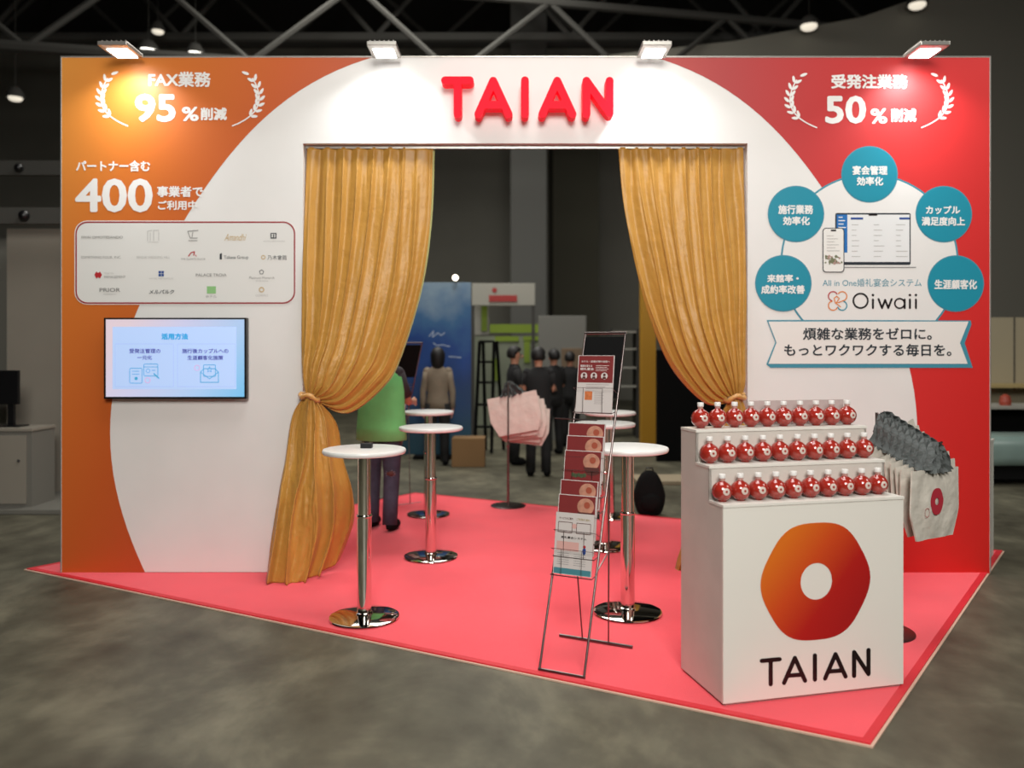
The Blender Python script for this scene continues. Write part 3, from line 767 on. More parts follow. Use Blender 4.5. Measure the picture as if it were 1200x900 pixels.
# partial-width translucent pale sheet at the back of the top step
bs = thing('pale_sheet', tuple(cpt(CW*.6, DD-.006, Z3)), 'low translucent sheet standing behind the top row of bottles', 'screen')
bm = BM(); cbox(bm, .36, CW-.02, DD-.008, DD-.004, Z3+.001, Z3+.125); finish('sheet', bm, M['see_through'], bs)

# ------------------------------------------------------------------ bottles
def make_bottle():
    t = thing('juice_bottle', (0, 0, 0), 'x', 'bottle', 'round red bottles on the counter steps')
    R_ = .0466
    prof = [(0, .001), (.018, .001), (.022, .003)]
    for i in range(3, 22):
        a = -PI/2+PI*i/26; prof.append((R_*math.cos(a), .0474+R_*math.sin(a)))
    prof += [(.0135, .0925), (.0125, .096)]
    bm = BM(); add_lathe(bm, prof, n=28); finish('body', bm, M['juice'], t, smooth=True, world=False)
    bm = BM(); add_lathe(bm, [(.0128, .092), (.0125, .102), (.015, .1025), (.015, .105), (.0125, .1055)], n=20); finish('neck', bm, M['clear_neck'], t, smooth_angle=40, world=False)
    bm = BM(); add_lathe(bm, [(0, .1255), (.0145, .1255), (.0155, .124), (.0155, .1065), (.014, .106)][::-1], n=20); finish('cap', bm, M['cap'], t, smooth_angle=40, world=False)
    # ring shaped label following the sphere, facing -Y
    bm = BM(); n = 28; g = []
    for k in range(n):
        th = 2*PI*k/n; row = []
        for q in range(4):
            rr = .0058+(.0165*hexr(th)-.0058)*q/3
            x = rr*math.cos(th); z = rr*math.sin(th); Rr = R_+.0007
            y = -math.sqrt(max(Rr*Rr-x*x-(z+.0038)**2, 0)); row.append(bm.verts.new((x, y-.0002, z+.0512)))
        g.append(row)
    for k in range(n):
        for q in range(3): bm.faces.new((g[k][q], g[k][q+1], g[(k+1) % n][q+1], g[(k+1) % n][q]))
    finish('ring_label', bm, M['label'], t, smooth=True, world=False)
    return t
ORD = ['first', 'second', 'third', 'fourth', 'fifth', 'sixth', 'seventh', 'eighth', 'ninth', 'tenth']
bo = make_bottle(); first = True
yaw = math.atan2(EX.y, EX.x)
for row, (dep, z, w0, w1, nm) in enumerate(((.086, Z1, .040, .866, 'lowest'), (SD+.086, Z2, .046, .888, 'middle'), (2*SD+.083, Z3, .066, .886, 'top'))):
    for i in range(10):
        o = bo if first else copy_tree(bo); first = False
        p = cpt(w0+(w1-w0)*i/9, dep+random.uniform(-.002, .002), z); o.location = p; o.rotation_euler = (0, 0, yaw+random.uniform(-.08, .08))
        o['label'] = 'round red bottle with white cap, %s from the left on the %s step' % (ORD[i], nm)

# ------------------------------------------------------------------ tote bags on stands
SD_ = [0]
def make_bag(mname, w=.465, h=.365):
    t = thing('tote_bag', (0, 0, 0), 'x', 'bag')     # origin at handle apex, faces -Y
    top = -.13
    out = [(-w/2, top), (w/2, top), (w/2+.01, top-h*.62), (w*.30, top-h), (-w*.30, top-h), (-w/2-.01, top-h*.62)]
    bm = BM()
    nx, nz = 18, 14
    def width(z):   # half width at depth f (0 top .. 1 bottom)
        return (w/2+.01*min(z/.62, 1)) if z < .62 else (w/2+.01)+((w*.39)-(w/2+.01))*((z-.62)/.38)
    sides = []
    for s in (-1, 1):
        g = []
        for j in range(nz+1):
            f = j/nz; hw = width(f); row = []
            for i in range(nx+1):
                u = -1+2*i/nx
                puff = .012*(1-u*u)*(1-(2*f-1)**2)+.004
                y = s*puff + .010*noise.noise(Vector((u*2.2, f*2.6, s*3)))*(1-abs(u)**6)
                row.append(bm.verts.new((u*hw, y, top-h*f+.004*noise.noise(Vector((u*3, s, 5)))*(1 if j == 0 else 0))))
            g.append(row)
        for j in range(nz):
            for i in range(nx): bm.faces.new((g[j][i], g[j][i+1], g[j+1][i+1], g[j+1][i]))
        sides.append(g)
    a, b = sides
    for j in range(nz): 
        for i in (0, nx): bm.faces.new((a[j][i], a[j+1][i], b[j+1][i], b[j][i]))
    for i in range(nx): bm.faces.new((a[nz][i], a[nz][i+1], b[nz][i+1], b[nz][i]))
    finish('pouch', bm, M[mname], t, smooth_angle=50, world=False)
    for s in (-1, 1):
        bm = BM(); g = []; nu_, nv_ = 13, 7
        for j in range(nv_+1):
            f = j/nv_; hw = .022+.105*f**.8; row = []
            for i in range(nu_+1):
                u = -1+2*i/nu_
                zz = .012-.165*f*(1-.12*abs(u)) + (.03*noise.noise(Vector((u*4, f*2, s*2+SD_[0]))) if f > .3 else 0)
                yy = s*(.006+.012*f) + (.014+.030*f)*((-1)**i)*(.55+.5*noise.noise(Vector((i*.9, f*3, s)))) 
                row.append(bm.verts.new((u*hw+.022*noise.noise(Vector((i*.8, f*5, s*5))), yy, zz)))
            g.append(row)
        for j in range(nv_):
            for i in range(nu_): bm.faces.new((g[j][i], g[j][i+1], g[j+1][i+1], g[j+1][i]))
        o = finish('strap', bm, M['strap'], t, smooth=False, world=False)
        md = o.modifiers.new('thick', 'SOLIDIFY'); md.thickness = .004; md.offset = 0
    emblem('round_print', Vector((-.015, 0, top-h*.46)), Vector((1, 0, 0)), Vector((0, -1, 0)), .065, .07, .28, M['bag_red'], t, .019, world=False, n=36)
    emblem('small_print', Vector((-.115, 0, top-h*.60)), Vector((1, 0, 0)), Vector((0, -1, 0)), .024, .024, .86, M['bag_red'], t, .0215, world=False, n=24)
    return t
def bag_stand(loc, label, armdir, armlen, drop, poleh, base_r):
    t = thing('bag_stand', loc, label, 'stand', 'steel stands holding tote bags')
    x, y, z = loc
    bm = BM(); add_lathe(bm, [(0, 0), (base_r, 0), (base_r, .006), (base_r*.96, .010), (.03, .014), (0, .014)], loc, n=48); finish('base_plate', bm, M['dark_base'], t, smooth_angle=40)
    bm = BM(); add_tube(bm, [(x, y, z+.012), (x, y, z+.62)], .013, 12); finish('lower_pole', bm, M['steel'], t, smooth_angle=50)
    bm = BM(); add_tube(bm, [(x, y, z+.60), (x, y, z+poleh)], .0085, 12); finish('upper_pole', bm, M['steel'], t, smooth_angle=50)
    bm = BM(); add_lathe(bm, [(.013, .60), (.017, .605), (.017, .63), (.009, .635)], loc, n=16); finish('collar', bm, M['steel'], t, smooth_angle=50)
    e = Vector((x, y, z+poleh))+Vector((armdir[0]*armlen, armdir[1]*armlen, -drop))
    bm = BM(); add_tube(bm, [(x, y, z+poleh-.004), tuple(e), tuple(e+Vector((armdir[0]*.02, armdir[1]*.02, .03)))], .006, 8); finish('hook_arm', bm, M['steel'], t, smooth_angle=50)
    return t, e
bagA = make_bag('bag')
ad = Vector((.52, -.854)).normalized(); base = (2.07, 4.60, CT)
bag_stand(base, 'steel bag stand beside the display counter holding cream bags', ad, .36, .16, 1.24, .2)
nb = 8
posn = ['frontmost', 'second from the front', 'third from the front', 'fourth from the front', 'fifth from the front', 'sixth from the front', 'seventh from the front', 'rearmost']
for k in range(nb):
    o = bagA if k == 0 else copy_tree(bagA)
    f = 1-k/(nb-1)*.88
    o.location = (base[0]+ad.x*.345*f, base[1]+ad.y*.345*f, CT+1.24-.155*f+.008)
    o.rotation_euler = (random.uniform(-.03, .03), random.uniform(-.03, .03)-.46*(1-f), math.atan2(.52, .854)+random.uniform(-.06, .06))
    o['label'] = 'cream tote bag with grey straps beside the counter, '+posn[k]; o['group'] = 'cream tote bags beside the counter'
bagB = make_bag('bag_pink', .53, .40)
for c in list(bagB.children):
    pass
gb = ground(595.5, 594.5); base2 = (gb.x, gb.y, CT)
ad2 = Vector((.30, .95)).normalized()
bag_stand(base2, 'thin steel bag stand at the back edge of the carpet holding pale bags', ad2, .40, .13, 1.27, .18)
pos2 = ['nearest to the pole', 'second from the pole', 'third from the pole', 'fourth from the pole', 'outermost on the arm']
for k in range(5):
    o = bagB if k == 0 else copy_tree(bagB)
    f = .07+.21*k
    o.location = (base2[0]+ad2.x*.40*f+.022*k, base2[1]+ad2.y*.40*f, CT+1.27-.13*f+.008-.008*k)
    o.rotation_euler = (0, random.uniform(-.06, .06)+.16-.05*k, PI-.30+random.uniform(-.05, .05))
    o['label'] = 'pale pinkish tote bag on the far stand, '+pos2[k]; o['group'] = 'pale tote bags on the far stand'

# ------------------------------------------------------------------ brochure racks
RY = .385; RT = 1.69
def make_rack():
    t = thing('brochure_rack', (0, 0, 0), 'x', 'rack', 'slanted wire brochure racks')
    for s in (-1, 1):
        bm = BM(); add_tube(bm, [(s*.118, 0, .006), (s*.118, RT*RY, RT)], .0062, 8); finish('rail', bm, M['steel'], t, smooth_angle=50, world=False)
        bm = BM(); add_tube(bm, [(s*.075, .485, .012), (s*.112, .95*RY+.02, .95)], .0045, 8); finish('rear_leg', bm, M['steel'], t, smooth_angle=50, world=False)
        bm = BM(); add_tube(bm, [(s*.112, .46*RY, .46), (s*.095, .43, .52)], .004, 6); finish('brace', bm, M['steel'], t, smooth_angle=50, world=False)
    bm = BM(); add_tube(bm, [(-.124, 0, .0075), (.124, 0, .0075)], .0075, 8); finish('bottom_bar', bm, M['steel'], t, smooth_angle=50, world=False)
    bm = BM(); add_tube(bm, [(-.124, RT*RY, RT), (.124, RT*RY, RT)], .0075, 8); finish('top_bar', bm, M['steel'], t, smooth_angle=50, world=False)
    bm = BM(); add_tube(bm, [(-.21, .485, .009), (.21, .485, .009)], .009, 10); finish('foot_bar', bm, M['steel'], t, smooth_angle=50, world=False)
    bm = BM(); add_box(bm, (0, 0, 0), (.222, .004, .36), Matrix.Translation((0, (RT-.19)*RY, RT-.19)) @ Matrix.Rotation(-math.atan(RY), 4, 'X')); finish('back_board', bm, M['black_matte'], t, world=False, label='black back board at the top')
    bm = BM(); add_tube(bm, [(-.19, 1.225*RY-.10, 1.225), (.05, 1.225*RY-.10, 1.222)], .004, 6); finish('cross_rod', bm, M['steel'], t, smooth_angle=50, world=False)
    for zt_ in SHEETS:
        zb = zt_-.305; yb = zt_*RY-.10-.30*math.tan(math.radians(9))
        bm = BM()
        add_tube(bm, [(-.112, zb*RY, zb), (-.112, yb-.02, zb-.004), (.112, yb-.02, zb-.004), (.112, zb*RY, zb)], .0028, 6)
        for x in (-.055, .055): add_tube(bm, [(x, zb*RY+.005, zb), (x, yb-.022, zb-.004), (x, yb+.008-.02, zb+.13)], .0013, 5)
        add_tube(bm, [(-.112, zb*RY+.03, zb+.10), (-.112, yb-.012, zb+.13), (.112, yb-.012, zb+.13), (.112, zb*RY+.03, zb+.10)], .0014, 5)
        finish('wire_pocket', bm, M['steel'], t, smooth_angle=50, world=False)
    return t
SHEETS = [1.565, 1.206, 1.14, 1.065, .917, .845, .757]
rk = make_rack()
ryaw = -math.atan2(.435, .9)
rk.location = (.243, 3.98, CT); rk.rotation_euler = (0, 0, ryaw); rk['label'] = 'slanted chrome wire brochure rack near the front edge of the carpet'
rk2 = copy_tree(rk); rk2.location = (-1.42, 8.80, 0.0); rk2.rotation_euler = (0, 0, PI+.66); rk2['label'] = 'wire brochure rack seen from behind at the far left corner of the carpet'
M['bro_red'] = mat('brochure_red', (122, 46, 46), .35, var=.05, scale=12)
M['bro_grey'] = mat('brochure_white', (200, 192, 188), .4)
M['bro_round'] = mat('brochure_cream_round', (184, 130, 108), .4, var=.2, scale=30)
M['bro_round2'] = mat('brochure_orange_core', (158, 78, 58), .4)
M['bro_dark'] = mat('brochure_dark', (88, 48, 44), .4)
M['bro_teal'] = mat('brochure_teal', (70, 128, 138), .4)
M['leafy'] = mat('print_leaf_green', (66, 78, 50), .6, var=.3, scale=60)
def lplane(name, polys, m, parent, y):
    """flat print on a sheet: local x,z polygons at local y"""
    bm = BM()
    for p in polys: bm.faces.new([bm.verts.new((x, y, z)) for x, z in p])
    bmesh.ops.triangulate(bm, faces=[f for f in bm.faces if len(f.verts) > 4])
    return finish(name, bm, m, parent, world=False)
def ltext(body, x0, z0, x1, z1, m, parent, y, bold=.02):
    vs, fs = text_mesh2d(body, bold)
    mx = min(v[0] for v in vs); Mx = max(v[0] for v in vs); my = min(v[1] for v in vs); My = max(v[1] for v in vs)
    bm = BM(); bv = [bm.verts.new((x0+(a-mx)/(Mx-mx)*(x1-x0), y-e_, z0+(b-my)/(My-my)*(z1-z0))) for a, b, e_ in vs]
    for f in fs:
        try: bm.faces.new([bv[i] for i in f])
        except ValueError: pass
    return finish('lettering', bm, m, parent, world=False)
def sheet(kind, hgt=.30):
    t = thing('brochure', (0, 0, 0), 'x', 'brochure', 'brochures standing in the wire rack')   # origin bottom centre
    bm = BM(); add_box(bm, (0, .003, hgt/2), (.208, .006, hgt)); finish('booklet', bm, M['bro_grey'], t, world=False)
    y = -.0006
    if kind == 'red':
        cv = lplane('cover', [rect(-.100, .004, .100, hgt-.004)], M['bro_red'], t, y)
        lplane('round_picture', [circ(.048, hgt-.055, .046, 24, ry=.042)], M['bro_round'], cv, y-.0004)
        lplane('round_core', [circ(.055, hgt-.048, .017, 16)], M['bro_round2'], cv, y-.0008)
        lplane('bowl_picture', [[(.004, hgt-.085), (.094, hgt-.085), (.092, hgt-.115), (.06, hgt-.128), (.03, hgt-.125)]], M['bro_dark'], cv, y-.0008)
    elif kind == 'half':
        cv = lplane('cover', [rect(-.100, .17, .100, .317)], M['bro_red'], t, y)
        ltext('ホテル・結婚式場の皆様へ', -.085, .280, .080, .292, M['bro_grey'], cv, y-.0006)
        ltext('業務を変える', -.09, .255, -.02, .268, M['bro_grey'], cv, y-.0006, .03)
        ltext('婚礼宴会', -.09, .237, -.01, .252, M['bro_grey'], cv, y-.0006, .03)
        lplane('text_line', [rect(0, .262-i*.009, .075-.01*(i % 2), .2645-i*.009) for i in range(4)], M['bro_grey'], cv, y-.0006)
        for x in (-.065, -.008, .052):
            c_ = lplane('portrait', [circ(x, .207, .019, 18)], M['bro_grey'], cv, y-.0006)
            lplane('portrait_hair', [circ(x, .213, .008, 10), [(x-.012, .19), (x+.012, .19), (x+.007, .203), (x-.007, .203)]], M['bro_dark'], c_, y-.001)
        lplane('text_line', [rect(-.05, .158-i*.011, .08-.02*(i % 3), .1605-i*.011) for i in range(3)]+[rect(.0, .118-i*.009, .055-.01*(i % 2), .120-i*.009) for i in range(8)], mat('faint_ink', (150, 140, 138), .6), t, y)
        lplane('orange_picture', [rect(-.055, .075, -.012, .122)], mat('bro_orange', (196, 110, 62), .5, var=.3, scale=60), t, y)
    else:
        lplane('footer', [rect(-.100, .004, .100, .032)], M['bro_teal'], t, y)
        ltext('サービスのご案内', -.085, .275, -.01, .287, M['bro_dark'], t, y)
        ltext('ご利用の流れ', .01, .275, .085, .287, mat('gold_leaf_ink', (150, 132, 80), .5), t, y)
        lplane('outlined_box', [q for x0, x1 in ((-.088, -.012), (.012, .088)) for q in stroke([(x0, .21), (x1, .21), (x1, .262), (x0, .262)], .003, True, False)], M['bro_dark'], t, y)
        ltext('婚礼宴会システム', -.07, .180, .07, .192, M['black_ink'], t, y)
        lplane('pink_block', [rect(-.092, .12, .03, .165), circ(0, .245, .013, 14)], mat('bro_pink', (206, 160, 152), .5), t, y)
        lplane('text_line', [rect(-.085+.09*k, .105-i*.011, -.02+.09*k, .1072-i*.011) for k in range(2) for i in range(6)], M['grey_ink'], t, y)
        lplane('blue_figure', [circ(.06, .125, .01, 12, ry=.018)], M['blue_ink'], t, y)
        lplane('red_figure', [circ(.06, .147, .008, 10)], M['red_ink'], t, y)
    return t
rM = Matrix.Translation(rk.location) @ Matrix.Rotation(ryaw, 4, 'Z')
tl = math.radians(9)
labs = ['red and white leaflet with three small portraits at the top of the rack', 'red brochure highest of the three below the leaflet', 'red brochure in the middle of the upper three', 'red brochure lowest of the upper three, its picture fully shown',
        'red brochure upper of the lower pair', 'red brochure lower of the lower pair, just above the white leaflet', 'white leaflet with teal footer lowest in the wire rack']
redsheet = None
for i, zt_ in enumerate(SHEETS):
    if i == 0: o = sheet('half', .32)
    elif i == 6: o = sheet('white', .31)
    elif redsheet is None: o = redsheet = sheet('red', .30)
    else: o = copy_tree(redsheet)
    hh = .32 if i == 0 else (.31 if i == 6 else .30)
    p = rM @ Vector((-.003 if i else 0, zt_*RY-.10-hh*math.sin(tl), zt_-hh*math.cos(tl)))
    o.location = p; o.rotation_euler = Matrix.Rotation(ryaw, 4, 'Z').to_3x3().to_4x4().to_euler()
    o.rotation_euler = (Matrix.Rotation(ryaw, 3, 'Z') @ Matrix.Rotation(-tl, 3, 'X')).to_euler()
    o['label'] = labs[i]
    if i == 3:
        lplane('leaf_picture', [circ(-.05+.016*k, .173-.004*(k % 2), .011, 10) for k in range(5)], M['leafy'], o, -.002)
rM2 = Matrix.Translation(rk2.location) @ Matrix.Rotation(PI+.66, 4, 'Z')
for i, zt_ in ((1, 1.206), (4, .917), (5, .845)):
    o = copy_tree(redsheet)
    o.location = rM2 @ Vector((0, zt_*RY-.10-.3*math.sin(tl), zt_-.3*math.cos(tl)))
    o.rotation_euler = (Matrix.Rotation(PI+.66, 3, 'Z') @ Matrix.Rotation(-tl, 3, 'X')).to_euler()
    o['label'] = 'red brochure in the far rack, '+{1: 'highest', 4: 'middle one', 5: 'lowest'}[i]; o['group'] = 'brochures in the far rack'

# ------------------------------------------------------------------ people
def skin_obj(name, verts, edges, radii, m, parent, root=0, sub=2):
    me = bpy.data.meshes.new(name); me.from_pydata(verts, edges, []); me.materials.append(m)
    o = bpy.data.objects.new(name, me); COL.objects.link(o); o.parent = parent
    sk = o.modifiers.new('skin', 'SKIN'); sk.use_smooth_shade = True; sk.branch_smoothing = .4
    if not me.skin_vertices: me.attributes.new if False else None
    bm = bmesh.new(); bm.from_mesh(me); lay = bm.verts.layers.skin.verify()
    bm.verts.ensure_lookup_table()
    for i, v in enumerate(bm.verts):
        r = radii[i]; v[lay].radius = r if isinstance(r, tuple) else (r, r); v[lay].use_root = (i == root)
    bm.to_mesh(me); bm.free()
    s = o.modifiers.new('sub', 'SUBSURF'); s.levels = sub-1; s.render_levels = sub-1
    return o
skinM = mat('skin_tone', (182, 130, 104), .6)
hairM = mat('black_hair', (18, 15, 14), .6)
def person(loc, yaw, h, top_m, leg_m, label, hair_m=None, long_hair=False, arms=((.0, .0), (.0, .0)), vest_m=None, shoe_m=None, face=True, sleeve='long', stride=.0, lean=0.0, extra=None):
    hair_m = hair_m or hairM
    t = thing('person', loc, label, 'person', None, yaw)
    k = h/1.72
    J = {'pelvis': (0, 0, .95), 'belly': (0, lean*.3, 1.08), 'chest': (0, lean, 1.28), 'neck0': (0, lean*1.2+.01, 1.42), 'neck': (0, lean*1.4, 1.50), 'head': (0, lean*1.6-.01, 1.60), 'crown': (0, lean*1.7-.005, 1.68)}
    for s, sd in ((-1, 'l'), (1, 'r')):
        J['sh'+sd] = (s*.155, lean, 1.375); 
        fwd, up = arms[0 if s < 0 else 1]
        J['el'+sd] = (s*(.215), lean-.20*math.sin(fwd), 1.39-.29*math.cos(fwd)*1.0)
        ex, ey, ez = J['el'+sd]
        a = fwd+up
        J['wr'+sd] = (s*(.22-.06*math.sin(up)), ey-.25*math.sin(a), ez-.25*math.cos(a))
        wx, wy, wz = J['wr'+sd]
        dv = Vector((0, -math.sin(a), -math.cos(a)))
        J['pa'+sd] = tuple(Vector((wx, wy, wz))+dv*.07)
        J['hip'+sd] = (s*.09, 0, .90); J['kn'+sd] = (s*.10, -.02-s*stride*.5, .50); J['an'+sd] = (s*.105, .02-s*stride, .09); J['to'+sd] = (s*.115, -.11-s*stride, .035)
        for q in range(4):
            off = Vector((0, math.cos(a), -math.sin(a)))*(.028*(q-1.5)/1.5)
            b0 = Vector(J['pa'+sd]) + off
            J['f%d%s' % (q, sd)] = tuple(b0+dv*.045-Vector((s*.008, 0, 0))); J['g%d%s' % (q, sd)] = tuple(b0+dv*(.075+(.01 if q in (1, 2) else 0))-Vector((s*.022, 0, 0)))
        J['th'+sd] = tuple(Vector((wx, wy, wz))+dv*.055-Vector((0, math.cos(a), -math.sin(a)))*.048)
    J = {n: tuple(c*k for c in v) for n, v in J.items()}
    def build(name, chain, rad, m, root):
        names_ = []
        for e in chain:
            for n in e:
                if n not in names_: names_.append(n)
        idx = {n: i for i, n in enumerate(names_)}
        return skin_obj(name, [J[n] for n in names_], [(idx[a], idx[b]) for a, b in chain], [tuple(x*k for x in rad[n]) if isinstance(rad[n], tuple) else rad[n]*k for n in names_], m, t, idx[root])
    rad = {'pelvis': (.13, .10), 'belly': (.12, .09), 'chest': (.14, .095), 'neck0': .06, 'neck': .052, 'head': (.078, .095), 'crown': (.062, .075)}
    ch = [('pelvis', 'belly'), ('belly', 'chest'), ('chest', 'neck0'), ('neck0', 'neck'), ('neck', 'head'), ('head', 'crown')]
    for s in 'lr':
        rad.update({'sh'+s: .052, 'el'+s: .040, 'wr'+s: .027, 'pa'+s: (.022, .034), 'hip'+s: .082, 'kn'+s: .055, 'an'+s: .038, 'to'+s: .03, 'th'+s: .010})
        ch += [('chest', 'sh'+s), ('sh'+s, 'el'+s), ('el'+s, 'wr'+s), ('wr'+s, 'pa'+s), ('wr'+s, 'th'+s), ('pelvis', 'hip'+s), ('hip'+s, 'kn'+s), ('kn'+s, 'an'+s), ('an'+s, 'to'+s)]
        for q in range(4):
            rad['f%d%s' % (q, s)] = .009; rad['g%d%s' % (q, s)] = .007; ch += [('pa'+s, 'f%d%s' % (q, s)), ('f%d%s' % (q, s), 'g%d%s' % (q, s))]
    build('body', ch, rad, skinM, 'pelvis')
    def loft(bm, secs, n=20):
        rings = []
        for z, rx, ry, yo in secs: rings.append([bm.verts.new((rx*k*math.cos(2*PI*q/n), yo*k+ry*k*math.sin(2*PI*q/n)*(1-.12*math.cos(2*PI*q/n)**2), z*k)) for q in range(n)])
        for a_, b_ in zip(rings, rings[1:]):
            for q in range(n): bm.faces.new((a_[q], a_[(q+1) % n], b_[(q+1) % n], b_[q]))
        bm.faces.new(rings[0][::-1]); bm.faces.new(rings[-1])
    bm = BM(); ln_ = lean
    loft(bm, [(.84, .172, .125, 0), (.95, .170, .125, 0), (1.08, .152, .112, ln_*.3), (1.22, .172, .12, ln_*.8), (1.33, .188, .118, ln_), (1.40, .172, .098, ln_), (1.445, .11, .08, ln_), (1.475, .066, .066, ln_*1.2+.01)])
    for sd in 'lr':
        P_ = [Vector(J['sh'+sd]), Vector(J['el'+sd]), Vector(J['wr'+sd])]
        if sleeve == 'long': pp_ = [P_[0]+Vector((0, 0, .02)), P_[0].lerp(P_[1], .4), P_[1], P_[1].lerp(P_[2], .5), P_[2]]; rr_ = [.060*k, .056*k, .049*k, .044*k, .036*k]
        else: pp_ = [P_[0]+Vector((0, 0, .02)), P_[0].lerp(P_[1], .4), P_[0].lerp(P_[1], .8)]; rr_ = [.062*k, .06*k, .057*k]
        add_tube(bm, pp_, rr_, 12); add_sphere(bm, pp_[0], .061*k, 12, 8)
    finish('shirt', bm, top_m, t, smooth=True, world=False)
    if vest_m:
        bm = BM(); loft(bm, [(.80, .235, .17, 0), (.92, .228, .165, 0), (1.08, .215, .155, ln_*.3), (1.25, .215, .15, ln_), (1.36, .212, .135, ln_), (1.43, .17, .105, ln_), (1.46, .09, .085, ln_)])
        finish('vest', bm, vest_m, t, smooth=True, world=False)
    bm = BM(); loft(bm, [(.80, .155, .115, 0), (.88, .168, .12, 0), (.98, .158, .112, 0), (1.02, .150, .108, 0)])
    for sd in 'lr':
        h_, n_, a_ = (Vector(J[q+sd]) for q in ('hip', 'kn', 'an'))
        add_tube(bm, [h_+Vector((0, 0, .02)), h_.lerp(n_, .4), n_, n_.lerp(a_, .5), a_-Vector((0, 0, .03*k))], [.098*k, .092*k, .074*k, .068*k, .066*k], 14)
    finish('trousers', bm, leg_m, t, smooth=True, world=False)
    for s, sd in ((-1, 'l'), (1, 'r')):
        ax, ay, az = J['an'+sd]
        bm = BM(); add_sphere(bm, (ax+s*.008, ay-.065*k, .048*k), (.05*k, .135*k, .047*k), 14, 10)
        finish('shoe', bm, shoe_m or M['black_matte'], t, smooth=True, world=False)
    hx_, hy_, hz_ = J['head']
    bm = BM(); vs = bmesh.ops.create_uvsphere(bm, u_segments=20, v_segments=14, radius=1)['verts']
    for q in vs:
        z = q.co.z; y = q.co.y
        r = .108 if not long_hair else .118
        low = (-.55 if y > 0 else .1)
        if z < low and not long_hair: q.co.z = low; q.co.x *= .86; q.co.y *= .86
        if long_hair and y > -.2 and z < -.2: q.co.z = z*1.9
        if y < -.35 and z < .35: q.co.y *= .55; q.co.z = max(q.co.z, .2)
        q.co = Vector((hx_+q.co.x*r*.93*k, hy_+.012*k+q.co.y*r*1.08*k, hz_+.028*k+q.co.z*r*1.12*k))
    finish('hair', bm, hair_m, t, smooth=True, world=False)
    bm = BM()
    add_sphere(bm, (hx_, hy_-.102*k, hz_-.012*k), (.013*k, .02*k, .022*k), 8, 6)
    finish('nose', bm, skinM, t, smooth=True, world=False)
    for s in (-1, 1):
        bm = BM(); add_sphere(bm, (hx_+s*.033*k, hy_-.088*k, hz_+.012*k), (.012*k, .008*k, .008*k), 8, 6); finish('eye', bm, M['black'], t, smooth=True, world=False)
        bm = BM(); add_sphere(bm, (hx_+s*.082*k, hy_+.005*k, hz_-.005*k), (.012*k, .02*k, .03*k), 8, 6); finish('ear', bm, skinM, t, smooth=True, world=False)
    bm = BM(); add_sphere(bm, (hx_, hy_-.090*k, hz_-.052*k), (.024*k, .008*k, .006*k), 8, 6); finish('mouth', bm, mat('lips', (150, 80, 74), .5), t, smooth=True, world=False)
    return t, J, k
jeans = mat('dark_jeans', (58, 56, 72), .85, var=.25, scale=14)
gv = mat('green_vest', (124, 226, 138), .75, var=.08, scale=6)
blk = mat('black_suit', (17, 17, 18), .85); blk2 = mat('black_trousers', (14, 14, 15), .85)
wsh = mat('pale_shirt', (190, 170, 165), .8)
gp = ground(447, 622)
pp, J_, k_ = person((gp.x, gp.y, CT), PI*.93, 1.72, mat('dark_grey_shirt', (58, 52, 56), .8), jeans, 'person in a bright green vest and ripped jeans standing behind the left curtain', arms=((.5, 1.0), (.25, .3)), vest_m=gv, sleeve='short', stride=.05)
kx, ky, kz = J_['knl']
bm = BM(); add_sphere(bm, (kx-.012, ky+.052, kz+.01), (.045, .03, .032), 12, 8); finish('knee_tear', bm, mat('torn_denim_skin', (84, 42, 36), .8), pp, smooth=True, world=False, label='torn hole in the jeans')
bm = BM()
for q in range(10):
    a = 2*PI*q/10; add_sphere(bm, (kx-.012+.042*math.cos(a), ky+.068, kz+.01+.030*math.sin(a)), (.010, .004, .004), 6, 5)
finish('frayed_edge', bm, mat('frayed_white', (120, 112, 122), .9), pp, world=False)
Z = 11.4; person((-1.05*Z/F*0+(513-600)*Z/F, Z, 0), PI, 1.63, mat('beige_top', (128, 116, 98), .8, var=.1, scale=8), blk2, 'person with short black hair, beige top and black trousers in front of the blue banner', long_hair=True)
for x, Z, h, yw, lb in ((603, 11.5, 1.66, PI*.55, 'person in black with folded arms, leftmost of the dark group behind'), (631, 10.4, 1.64, PI*.95, 'person in black seen from behind, in the middle of the dark group'),
                       (649, 12.6, 1.62, PI*1.15, 'person in black with bare forearm, right side of the dark group'), (668, 13.6, 1.58, PI*.9, 'person in black half hidden behind the rack, rightmost of the dark group')):
    person(((x-600)*Z/F, Z, 0), yw, h, blk, blk2, lb, arms=((.35, 1.5), (.35, 1.4)), sleeve='short' if 'bare' in lb or 'folded' in lb else 'long')

# ------------------------------------------------------------------ hall background things
def bt_thing(name, label, cat, bm, m, group=None, part=None, loc=None):
    xs = [v.co.x for v in bm.verts]; ys = [v.co.y for v in bm.verts]; zs = [v.co.z for v in bm.verts]
    t = thing(name, ((min(xs)+max(xs))/2, (min(ys)+max(ys))/2, min(zs)), label, cat, group)
    finish(part or 'panel', bm, m, t); return t
